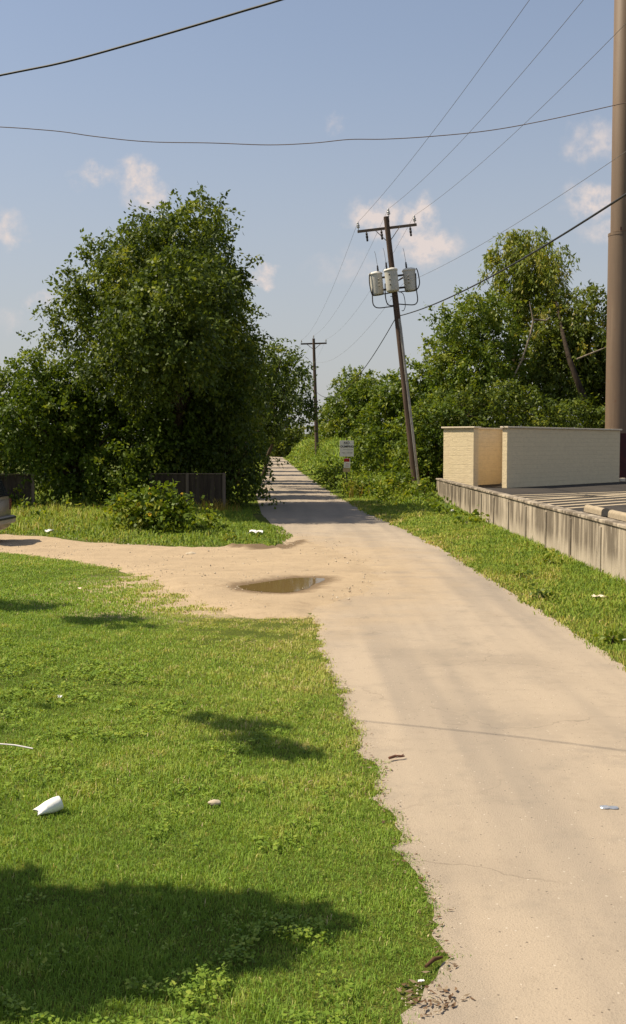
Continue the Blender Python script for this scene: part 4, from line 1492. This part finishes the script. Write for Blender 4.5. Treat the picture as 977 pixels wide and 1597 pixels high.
rights = [((520, 763), [(512, 730, 9), (524, 726, 9), (516, 742, 10), (505, 742, 8), (528, 744, 8)], 'leafy weed clump to the left of the white sign', 'leaf_weed', .2),
          ((560, 775), [(545, 758, 12), (565, 752, 12), (580, 760, 12), (555, 768, 10)], 'broad leaved weeds at the foot of the white sign', 'leaf_weed', .2),
          ((610, 780), [(600, 748, 14), (622, 745, 15), (612, 762, 14), (590, 765, 10), (632, 765, 12)], 'vine covered mound left of the leaning pole foot', 'leaf_weed', .2),
          ((660, 785), [(645, 765, 12), (662, 762, 13), (676, 768, 11), (652, 775, 10), (668, 750, 10)], 'leafy weeds around the foot of the leaning pole', 'leaf_weed', .2),
          ((698, 806), [(690, 790, 9), (700, 796, 10), (706, 803, 8), (694, 802, 8)], 'weed clump with a white bloom at the far end of the retaining wall', 'leaf_weed', .15),
          ((728, 820), [(722, 806, 8), (732, 808, 8), (728, 815, 7)], 'small weed against the retaining wall next to the white bloom clump', 'leaf_weed', .12),
          ((855, 884), [(848, 872, 9), (858, 870, 10), (866, 876, 8), (852, 880, 8)], 'leafy plant growing against the middle of the retaining wall', 'leaf_weed', .12),
          ((845, 935), [(842, 922, 5), (848, 925, 6), (846, 930, 5)], 'lone dark weed in the grass below the wall plant', 'leaf_mid', .06),
          ((955, 1005), [(948, 992, 8), (960, 990, 8), (956, 999, 8)], 'low weed in the verge near the right picture edge', 'leaf_weed', .08),
          ((818, 903), [(814, 893, 5), (820, 895, 5)], 'small dark weed left of the wall plant', 'leaf_mid', .06)]
for i, (gp_, spec, lb, mt, dp_) in enumerate(rights):
    B_ = G(*gp_)
    near = B_.y < 32
    r_ = shrub('weed_clump', lb, 'weeds', plx(spec, B_.y + .05, dp_, 20 + i), mt, (B_.x, B_.y, 0), 0, group='weed clumps on the right verge', seed=120 + i,
               sprays=260 if near else 80, leaves=12, L=.09 if near else .17, W=.05 if near else .12, spray_len=.14 if near else .35, loose=.6 if near else 1, tint_bias=.02)
    if 'bloom' in lb and 'far end' in lb:
        fb = MB()
        for q in range(5):
            pz = A(705 + q % 3, 797 + q % 2, B_.y - .3) - B_
            fb.lathe([(.005, 0), (.03, .02), (.035, .04), (.01, .05)], 7, pz)
        fb.build('flower', M['paper'], r_)

# ================================================================== GROUND COVER (uncountable)
def sample_region(n, x0, x1, y0, y1, g):
    return np.c_[g.uniform(x0, x1, n), g.uniform(y0, y1, n)]


def blades(P, H, Wd, g, lean=.55):
    """bent 2-segment blades as two quads each (second one tapering)"""
    n = len(P)
    th = g.uniform(0, 2 * np.pi, n)
    side = np.c_[np.cos(th), np.sin(th), np.zeros(n)]
    ld = g.uniform(0, 2 * np.pi, n)
    bend = np.c_[np.cos(ld), np.sin(ld), np.zeros(n)] * (lean * g.random(n) ** .7)[:, None]
    base = np.c_[P, np.full(n, -.003)] if P.shape[1] == 2 else P
    mid = base + (bend * .35 + np.array([0, 0, .62])) * H[:, None]
    tip = base + (bend + np.array([0, 0, .98 - 0])) * H[:, None]
    tip[:, 2] -= H * np.linalg.norm(bend, axis=1) * .35
    w1 = side * Wd[:, None] * .5
    q1 = np.stack([base - w1, base + w1, mid + w1 * .85, mid - w1 * .85], 1)
    q2 = np.stack([mid - w1 * .85, mid + w1 * .85, tip + w1 * .12, tip - w1 * .12], 1)
    return np.concatenate([q1, q2], 1).reshape(-1, 3)


gr = np.random.default_rng(55)
# --- lawn left of the lane
bands = [(2.6, 5.2, 11000, .040, .0042), (5.2, 7.5, 10000, .035, .0043), (7.5, 11, 5600, .036, .006), (11, 16, 3000, .038, .0085), (16, 27, 1400, .045, .0135)]
V, T = [], []
LAWN_TOP = np.array(bot_w)
lt_o = np.argsort(LAWN_TOP[:, 0])


def lawn_limit(x):
    return np.interp(x, LAWN_TOP[lt_o, 0], LAWN_TOP[lt_o, 1])


BARE = [tuple(G(*p).xy) for p in [(620, 1542), (660, 1536), (700, 1548), (735, 1560), (720, 1575), (660, 1590), (630, 1570)]]
for (y0, y1, dn, h_, w_) in bands:
    xmin = -.30 * y1 - 7.0
    n = int((1.0 - xmin) * (y1 - y0) * dn)
    P = sample_region(n, xmin, 1.0, y0, y1, gr)
    P = P[gr.random(n) < np.clip(1.15 - (-.30 * P[:, 1] - 1.2 - P[:, 0]) / 2.0, .16, 1)]; n = len(P)
    jag = .05 * snoise(P, 6, 4) + .035 * gr.normal(size=n)
    lim_ = lawn_limit(P[:, 0]) - P[:, 1]
    wornz = np.clip((P[:, 0] + 5.0) / 1.5, 0, 1)
    ok = (P[:, 0] < xl(P[:, 1]) + jag + .02) & (lim_ > -.1 * snoise(P, 2.2, 8) - .06 * gr.normal(size=n) + wornz * (.55 * snoise(P * np.array([.6, 1.0]), 2.6, 18) + .35))
    inb = in_poly(P, BARE)
    ok &= ~(inb & (gr.random(n) > .06))
    # thinner, drier where cars cut across by the driveway mouth
    worn = np.clip(1 - lim_ / 4.2, 0, 1) * wornz * np.clip((.5 - P[:, 0]) / 1.2, 0, 1)
    wn_ = snoise(P, 3.0, 21)
    wn2 = snoise(P * np.array([.7, 1.2]), 4.2, 27)
    ok &= ~((wn2 + .5 * wn_ > .75 - 1.15 * worn) & (gr.random(n) < .93) & (worn > .05))
    P = P[ok]; worn = worn[ok]
    n = len(P)
    big = snoise(P, .9, 31)
    med = snoise(P, 3.4, 33)
    dr = np.clip(1 - (xl(P[:, 1]) - P[:, 0]) / 1.3, 0, 1)
    dd_ = np.clip(1 - (lawn_limit(P[:, 0]) - P[:, 1]) / 5.0, 0, 1)
    H = h_ * (1 + .4 * big + .35 * med + .25 * snoise(P, 11, 35)) * (.5 + .9 * gr.random(n)) * (1 - .35 * worn)
    H = np.clip(H, .015, .14)
    V.append(blades(P, H, w_ * (.7 + .6 * gr.random(n)), gr, .8))
    far_ = np.clip((P[:, 1] - 5.5) / 5.0, 0, 1) * np.clip((P[:, 0] + 4.5) / 3.0, .25, 1)
    T.append(np.repeat(.25 + .09 * big + .10 * med + .085 * gr.normal(size=n) + .10 * dr + .12 * dd_ + .20 * far_ + .2 * worn + (snoise(P, 7.0, 77) > .62) * .18 + (gr.random(n) < .035) * .4, 2))
o = np_mesh('lawn_grass', np.concatenate(V), 4, M['grass'], np.concatenate(T))
tag(o, 'mown green grass covering the lawn left of the lane', 'grass', kind='stuff')

# --- clover and broad weeds inside the lawn
V, T = [], []


def leaflets(P, zmean, size, g, k=3):
    n = len(P)
    out = []
    for q in range(k):
        th = g.uniform(0, 2 * np.pi, n)
        ax = unit(np.c_[np.cos(th), np.sin(th), .25 * g.normal(size=n)])
        nr = unit(np.c_[.6 * g.normal(size=n), .6 * g.normal(size=n), np.ones(n)])
        pos = np.c_[P, zmean * (.5 + .8 * g.random(n))]
        S = size * (.6 + .8 * g.random(n))
        out.append(leaf_quads(pos, ax, nr, S, S * .62))
    return np.concatenate(out)


for (poly, dn, zm, sz, thr) in (
        ([(-60, 1000), (100, 1000), (220, 1040), (300, 1100), (230, 1150), (60, 1170), (-60, 1170)], 480, .045, .034, .1),
        ([(-40, 1180), (120, 1175), (300, 1220), (260, 1260), (-40, 1300)], 420, .045, .028, .22),
        ([(-60, 1575), (180, 1555), (330, 1520), (400, 1450), (480, 1420), (520, 1480), (560, 1600), (500, 1700), (-60, 1700)], 1500, .058, .024, .05),
        ([(-60, 1400), (250, 1400), (420, 1430), (380, 1520), (100, 1570), (-60, 1580)], 300, .045, .022, .35),
        ([(330, 1080), (520, 1090), (560, 1200), (480, 1330), (250, 1340), (200, 1250)], 350, .045, .028, .25)):
    pw = [tuple(G(*p).xy) for p in poly]
    lo_, hi_ = np.min(pw, 0), np.max(pw, 0)
    n = int(np.prod(hi_ - lo_) * dn)
    P = sample_region(n, lo_[0], hi_[0], lo_[1], hi_[1], gr)
    P = P[in_poly(P, pw) & (snoise(P, 3.2, 44) + .7 * snoise(P, 9, 45) > thr) & (P[:, 0] < xl(P[:, 1]) - .05)]
    V.append(leaflets(P, zm, sz, gr))
    T.append(np.tile(.45 + .22 * gr.normal(size=len(P)), 3))
o = np_mesh('clover_patch', np.concatenate(V), 4, M['clover'], np.concatenate(T))
tag(o, 'patches of broad leaved clover and weeds in the lawn', 'ground cover', kind='stuff')

# --- grass along the right verge below the wall and further along the lane
V, T = [], []
for (y0, y1, dn, h_, w_) in ((8, 15, 1500, .07, .011), (15, 24, 900, .08, .016), (24, 34, 560, .09, .024), (34, 50, 320, .12, .036)):
    n = int(6.0 * (y1 - y0) * dn)
    P = sample_region(n, 0.5, 6.5, y0, y1, gr)
    wxx = 5.6 - .15 * (P[:, 1] - 19.5) / 26.5
    jag = .09 * snoise(P, 3.5, 14) + .05 * gr.normal(size=n)
    ok = (P[:, 0] > xr(P[:, 1]) + jag - .03) & ((P[:, 0] < wxx - .01) | (P[:, 1] > 48.2))
    dry = snoise(P, 1.3, 52)
    ok &= ~((dry > .55) & (gr.random(n) < .55))
    P = P[ok]; wxx = wxx[ok]; n = len(P)
    dry = snoise(P, 1.3, 52); med = snoise(P, 3.0, 53)
    nearw = np.clip(1 - (wxx - P[:, 0]) / 1.0, 0, 1)
    nr_ = np.clip(1 - (P[:, 0] - xr(P[:, 1])) / .6, 0, 1)
    H = h_ * (1 + .35 * med + .7 * nearw - .3 * nr_) * (.5 + gr.random(n))
    V.append(blades(P, np.clip(H, .02, .5), w_ * (.7 + .6 * gr.random(n)), gr, .8))
    T.append(np.repeat(.40 + .20 * dry + .1 * med + .14 * gr.normal(size=n) + .16 * nr_ - .12 * nearw, 2))
o = np_mesh('verge_grass', np.concatenate(V), 4, M['rough_grass'], np.concatenate(T))
tag(o, 'rough patchy grass on the right verge below the retaining wall', 'grass', kind='stuff')

# --- taller grass and weeds on both verges further off
V, T = [], []
for (y0, y1, dn, h_, w_) in ((40, 60, 130, .30, .06), (60, 90, 60, .5, .09), (90, 150, 22, .8, .16), (150, 230, 6, 1.2, .3)):
    n = int(26 * (y1 - y0) * dn)
    P = sample_region(n, -14, 12, y0, y1, gr)
    off = P[:, 0] - xr(P[:, 1])
    offl = xl(P[:, 1]) - P[:, 0]
    inlot = (P[:, 0] > 5.4) & (P[:, 1] < 60)
    ok = ((off > -.1 + .25 * snoise(P, .8, 61)) | (offl > .0)) & ~inlot
    P = P[ok]; off = off[ok]; offl = offl[ok]; n = len(P)
    e_ = np.clip(np.where(off > 0, off, offl) / 2.6, .12, 1)
    med = snoise(P, .9, 62)
    H = h_ * e_ * (1 + .45 * med) * (.5 + gr.random(n))
    V.append(blades(np.c_[P, bank(P[:, 0], P[:, 1]) - .01], H, w_ * (.6 + .7 * gr.random(n)), gr, .6))
    T.append(np.repeat(.28 + .13 * med + .13 * gr.normal(size=n) + .1 * (1 - e_), 2))
# peninsula between the driveway and the left fences
PEN = [tuple(G(*p).xy) for p in [(0, 834), (80, 838), (150, 846), (230, 851), (300, 855), (380, 854), (425, 856), (458, 838), (440, 824), (405, 815), (395, 806)]] + [(-2.3, 40.5), (-3.4, 41.5), (-13, 41), (-13, 30.5)]
n = 60000
P = sample_region(n, -13, 0.4, 26, 42, gr)
P = P[in_poly(P, PEN)]; n = len(P)
ed = np.clip(dist_poly(P, PEN[:10], False) / 3.0, 0, 1)
med = snoise(P, 1.4, 63)
rt_ = np.clip((P[:, 0] + 5.2) / 2.5, 0, 1)
H = (.07 + .26 * ed * (1 - .75 * rt_)) * (1 + .4 * med) * (.5 + gr.random(n))
V.append(blades(P, H, .030 * (.6 + .7 * gr.random(n)), gr, .7))
T.append(np.repeat(.30 + .20 * med * (1 - rt_) + .14 * gr.normal(size=n) + .10 * (1 - rt_), 2))
o = np_mesh('tall_grass', np.concatenate(V), 4, M['rough_grass'], np.concatenate(T))
tag(o, 'taller unmown grass along the far verges and the driveway corner', 'grass', kind='stuff')
# leafy growth mixed in on the right verge
lw = []
rlw = random.Random(8)
for i in range(260):
    y = 44 + rlw.random() ** 1.6 * 110
    x = float(xr(y)) + .9 + rlw.random() ** .8 * (4.4 if y > 52 else 3.0)
    if x > 5.1 and y < 60:
        continue
    r_ = rlw.uniform(.12, .42) * (1 + (y - 44) / 90)
    lw.append((x, y, r_ * .75 + float(bank(x, y)), r_, .6))
for i in range(30):
    y = rlw.uniform(33, 41)
    x = rlw.uniform(-11.5, -4)
    r_ = rlw.uniform(.1, .28)
    lw.append((x, y, r_ * .8, r_, .8))
o = foliage('verge_weeds', lw, M['leaf_weed'], None, sprays=60, leaves=12, L=.17, W=.10, spray_len=.35, droop=.2, seed=88, tint_bias=.05)
tag(o, 'mixed leafy weeds and vines sprawling over the far verges', 'weeds', kind='stuff')
# dry seed stalks
V, T = [], []
for (x0, x1, y0, y1, n, h0) in ((1.6, 5.0, 50, 66, 500, .75), (-4.2, -2.6, 38.5, 40.8, 260, .55), (-11.5, -6.5, 33.5, 40, 420, .5)):
    P = sample_region(n, x0, x1, y0, y1, gr)
    P = P[(snoise(P, 1.5, 71) > -.1)]
    n = len(P)
    V.append(blades(P, h0 * (.5 + .8 * gr.random(n)), np.full(n, .028), gr, .5))
    T.append(np.repeat(.5 + .25 * gr.normal(size=n), 2))
o = np_mesh('dry_grass', np.concatenate(V), 4, M['dry'], np.concatenate(T))
tag(o, 'dry tan seed stalks among the verge weeds', 'dry grass', kind='stuff')

# --- gravel and crumbs
def pebbles(P, S, zf, g):
    n = len(P)
    base = np.array([(1, 0, 0), (0, 1, 0), (-1, 0, 0), (0, -1, 0), (0, 0, .8), (0, 0, -.8)])
    vs = base[None] * (1 + .5 * g.uniform(-1, 1, (n, 6, 1))) * S[:, None, None]
    a = g.uniform(0, 6.28, n)
    c, s_ = np.cos(a), np.sin(a)
    x = vs[..., 0] * c[:, None] - vs[..., 1] * s_[:, None]
    y = vs[..., 0] * s_[:, None] + vs[..., 1] * c[:, None]
    vs = np.stack([x, y, vs[..., 2]], -1) + np.c_[P, zf + S * .25][:, None, :]
    tri = [(0, 1, 4), (1, 2, 4), (2, 3, 4), (3, 0, 4), (1, 0, 5), (2, 1, 5), (3, 2, 5), (0, 3, 5)]
    return vs[:, np.array(tri).ravel(), :].reshape(-1, 3)


P1 = sample_region(5200, -9, 1.4, 16.4, 31, gr); P1 = P1[in_poly(P1, DR) & ~in_poly(P1, PUDr) & (snoise(P1, 1.5, 3) > -.2)]
S1_ = .006 + .018 * gr.random(len(P1)) ** 4
yv = gr.uniform(4.5, 17, 900)
P2_ = np.c_[xl(yv) + np.abs(gr.normal(0, .09, 900)), yv]
yv = gr.uniform(9, 34, 500)
P3_ = np.c_[xr(yv) - np.abs(gr.normal(0, .09, 500)), yv]
P4_ = sample_region(2200, .2, 1.0, 4.2, 5.3, gr); P4_ = P4_[in_poly(P4_, BARE)]
V = np.concatenate([pebbles(P1, S1_, np.full(len(P1), .055), gr),
                    pebbles(P2_, .0015 + .004 * gr.random(len(P2_)) ** 2, np.full(len(P2_), .009), gr),
                    pebbles(P3_, .004 + .007 * gr.random(len(P3_)) ** 2, np.full(len(P3_), .009), gr),
                    pebbles(P4_, .0015 + .006 * gr.random(len(P4_)) ** 3, np.full(len(P4_), .008), gr)])
tag(np_mesh('gravel', V, 3, M['pebble']), 'loose gravel on the driveway and crumbs along the lane edges', 'gravel', kind='stuff')
nb = 900
P = sample_region(nb, .2, 1.0, 4.2, 5.3, gr); P = P[in_poly(P, BARE)]
Pe = np.c_[xl(np.linspace(5, 12, 260)) + gr.normal(0, .05, 260), np.linspace(5, 12, 260)]
P = np.concatenate([P, Pe]); n = len(P)
ax = unit(np.c_[gr.normal(size=(n, 2)), .1 * gr.normal(size=n)])
nr = unit(np.c_[.4 * gr.normal(size=(n, 2)), np.ones(n)])
tag(np_mesh('leaf_litter', leaf_quads(np.c_[P, .016 + .01 * gr.random(n)], ax, nr, .02 + .03 * gr.random(n), .008 + .012 * gr.random(n)), 4, M['litterleaf'], gr.random(n)),
    'brown leaf litter and chips on the bare patch at the lane edge', 'leaf litter', kind='stuff')

# ================================================================== LITTER
# paper cup lying on its side
c0 = G(84, 1270)
cup = empty('paper_cup', (c0.x, c0.y, .055))
tag(cup, 'large crushed white paper cup lying on the lawn', 'cup')
n = 24
vs, fs = [], []
ax_ = Vector((-.80, -.45, -.22)).normalized()      # points to the crushed mouth
rt = ax_.to_track_quat('Z', 'Y').to_matrix()
prof = [(.0, .043, 1.0), (.008, .047, 1.0), (.05, .050, 1.0), (.10, .050, .85), (.14, .050, .5), (.175, .050, .18)]
for (d_, r_, fl) in prof:
    for k in range(n):
        th = 2 * math.pi * k / n
        v = Vector((math.cos(th) * r_ * (1 + .3 * (1 - fl)), math.sin(th) * r_ * fl, d_))
        v += Vector((0, -.022 * (1 - fl), 0)) if False else Vector((0, 0, .012 * (1 - fl) * math.cos(2 * th + .5)))
        vs.append(rt @ v)
for i in range(len(prof) - 1):
    for k in range(n):
        k2 = (k + 1) % n
        fs.append((i * n + k, i * n + k2, (i + 1) * n + k2, (i + 1) * n + k))
b = MB()
b.add(vs, fs, 0, True)
b.add(vs[:n], [tuple(reversed(range(n)))])
off_ = Vector((.045, .03, .02))
b.v = [tuple(Vector(v) + off_) for v in b.v]
cb2 = b.build('cup_body', M['paper'], cup)
sol = cb2.modifiers.new('thick', 'SOLIDIFY'); sol.thickness = .0012
for (al, dth) in ((.085, -1.95), (.13, -2.2), (.15, -2.0)):
    b = MB()
    p = rt @ Vector((math.cos(dth) * .052, math.sin(dth) * .052 * (.9 if al < .1 else .65), al)) + off_
    b.lathe([(.003, -.004), (.007, 0), (.003, .004)], 8, p)
    b.build('printed_mark', sign_red, cup)


def scrap(name, label, cat, px, py, w_, d_, col, seed, hgt=.02, group=None, z=.03):
    rnd = random.Random(seed)
    p = G(px, py)
    nx, ny = 6, 5
    vs = []
    for j in range(ny):
        for i in range(nx):
            u_, v_ = i / (nx - 1) - .5, j / (ny - 1) - .5
            vs.append((u_ * w_ * (1 + rnd.uniform(-.15, .15)), v_ * d_ * (1 + rnd.uniform(-.2, .2)), rnd.uniform(0, hgt)))
    fs = [(j * nx + i, j * nx + i + 1, (j + 1) * nx + i + 1, (j + 1) * nx + i) for j in range(ny - 1) for i in range(nx - 1)]
    b = MB()
    b.add(vs, fs, 0, False)
    o = b.build(name, col)
    sl = o.modifiers.new('thick', 'SOLIDIFY'); sl.thickness = .003
    o.location = (p.x, p.y, z)
    o.rotation_euler = (0, 0, rnd.uniform(-.5, .5))
    tag(o, label, cat, group)
    return o


scrap('paper_scrap', 'small white paper scrap on the clover in the left lawn', 'litter', 94, 1096, .035, .035, M['paper'], 1, .03, z=.05)
scrap('paper_scrap', 'white paper scrap on the grass corner by the mud bank', 'litter', 400, 835, .36, .30, M['paper'], 2, .1, z=.06)
scrap('paper_scrap', 'white scrap in the weeds just right of the parked car', 'litter', 77, 834, .22, .2, M['paper'], 3, .08, z=.08)
scrap('paper_scrap', 'pale scrap lying in the verge grass below the wall plant', 'litter', 935, 936, .22, .16, M['cap'], 4, .04, z=.05)
scrap('paper_scrap', 'white scrap at the right picture edge in the verge', 'litter', 976, 1005, .08, .06, M['paper'], 5, .03, z=.04)
scrap('paper_scrap', 'tiny white scrap on the bare patch at the lane edge', 'litter', 657, 1537, .03, .015, M['paper'], 6, .008, z=.02)
scrap('paper_scrap', 'cream scrap on the worn grass near the driveway', 'litter', 125, 922, .07, .06, M['cap'], 7, .03, z=.04)
# flat stone
def stone(px, py, s_, label, name='stone'):
    p = G(px, py)
    bm = bmesh.new()
    bmesh.ops.create_icosphere(bm, subdivisions=3, radius=1)
    for v in bm.verts:
        q = v.co.copy()
        v.co = Vector((q.x * s_, q.y * s_ * .8, max(q.z, -.5) * s_ * .45)) * (1 + .22 * mnoise.noise(q * 1.3 + Vector((px, 0, 0))))
    me = bpy.data.meshes.new(name)
    bm.to_mesh(me); bm.free()
    me.materials.append(M['pebble'])
    o = bpy.data.objects.new(name, me)
    COL.objects.link(o)
    o.location = (p.x, p.y, s_ * .2 + .02)
    tag(o, label, 'stone')
    return o


stone(335, 1258, .045, 'pale flat stone in the lawn right of the white cup')
stone(298, 868, .13, 'tan lump of rock on the dirt driveway')
stone(541, 1075, .02, 'small pale stone at the left edge of the lane')
# brown stick on the road
s0, s1 = G(607, 1189), G(631, 1186)
b = MB()
d_ = (s1 - s0)
b.tube([s0 + Vector((0, 0, .035)), s0 + d_ * .4 + Vector((0, .012, .041)), s0 + d_ * .75 + Vector((0, 0, .038)), s1 + Vector((0, 0, .036))], [.011, .012, .010, .006], 7)
b.tube([s0 + d_ * .75 + Vector((0, 0, .038)), s0 + d_ * .9 + Vector((.01, .03, .045))], [.006, .003], 5)
tag(b.build('stick', simple('stick', (.16, .07, .04), (.10, .045, .03), 20, .9)), 'short reddish brown stick lying on the lane', 'stick')
# pale straw on the lawn
s0, s1 = G(-4, 1171), G(52, 1178)
b = MB()
b.tube([s0 + Vector((0, 0, .06)), (s0 + s1) / 2 + Vector((0, 0, .066)), s1 + Vector((0, 0, .055))], .0065, 7)
tag(b.build('rod', simple('rod', (.62, .58, .58), (.54, .5, .5), 9, .6)), 'thin pale rod lying in the lawn at the left edge', 'rod')
# crushed can on the road
p = G(950, 1266)
canr = empty('crushed_can', (p.x, p.y, .045), (0, 0, R(-8)))
tag(canr, 'crushed blue and silver can lying on the lane at the right', 'can')
b = MB()
b.lathe([(.02, -.06), (.03, -.055), (.032, -.02), (.024, .0), (.031, .025), (.03, .05), (.02, .06)], 16, (0, 0, 0), Matrix.Rotation(R(90), 3, 'Y'))
b.v = [(x, y, z * .28 - .015) for x, y, z in b.v]
b.build('can_shell', simple('can_metal', (.62, .64, .66), (.5, .52, .55), 12, .3, .5, .7), canr)
b = MB()
b.lathe([(.0328, -.035), (.0335, -.015), (.0255, .0)], 16, (0, 0, 0), Matrix.Rotation(R(90), 3, 'Y'))
b.v = [(x, y, z * .29 - .015) for x, y, z in b.v]
b.build('label_band', simple('can_blue', (.16, .22, .32), (.3, .3, .32), 12, .4, .5), canr)
# bark fragment near the lane edge
s0, s1 = G(664, 1517), G(690, 1502)
b = MB()
d_ = s1 - s0
b.tube([s0 + Vector((0, 0, .03)), s0 + d_ * .5 + Vector((0, .006, .04)), s1 + Vector((0, 0, .03))], [.008, .011, .006], 6)
tag(b.build('bark_piece', M['litterleaf']), 'brown bark piece in the grass at the near lane edge', 'bark')
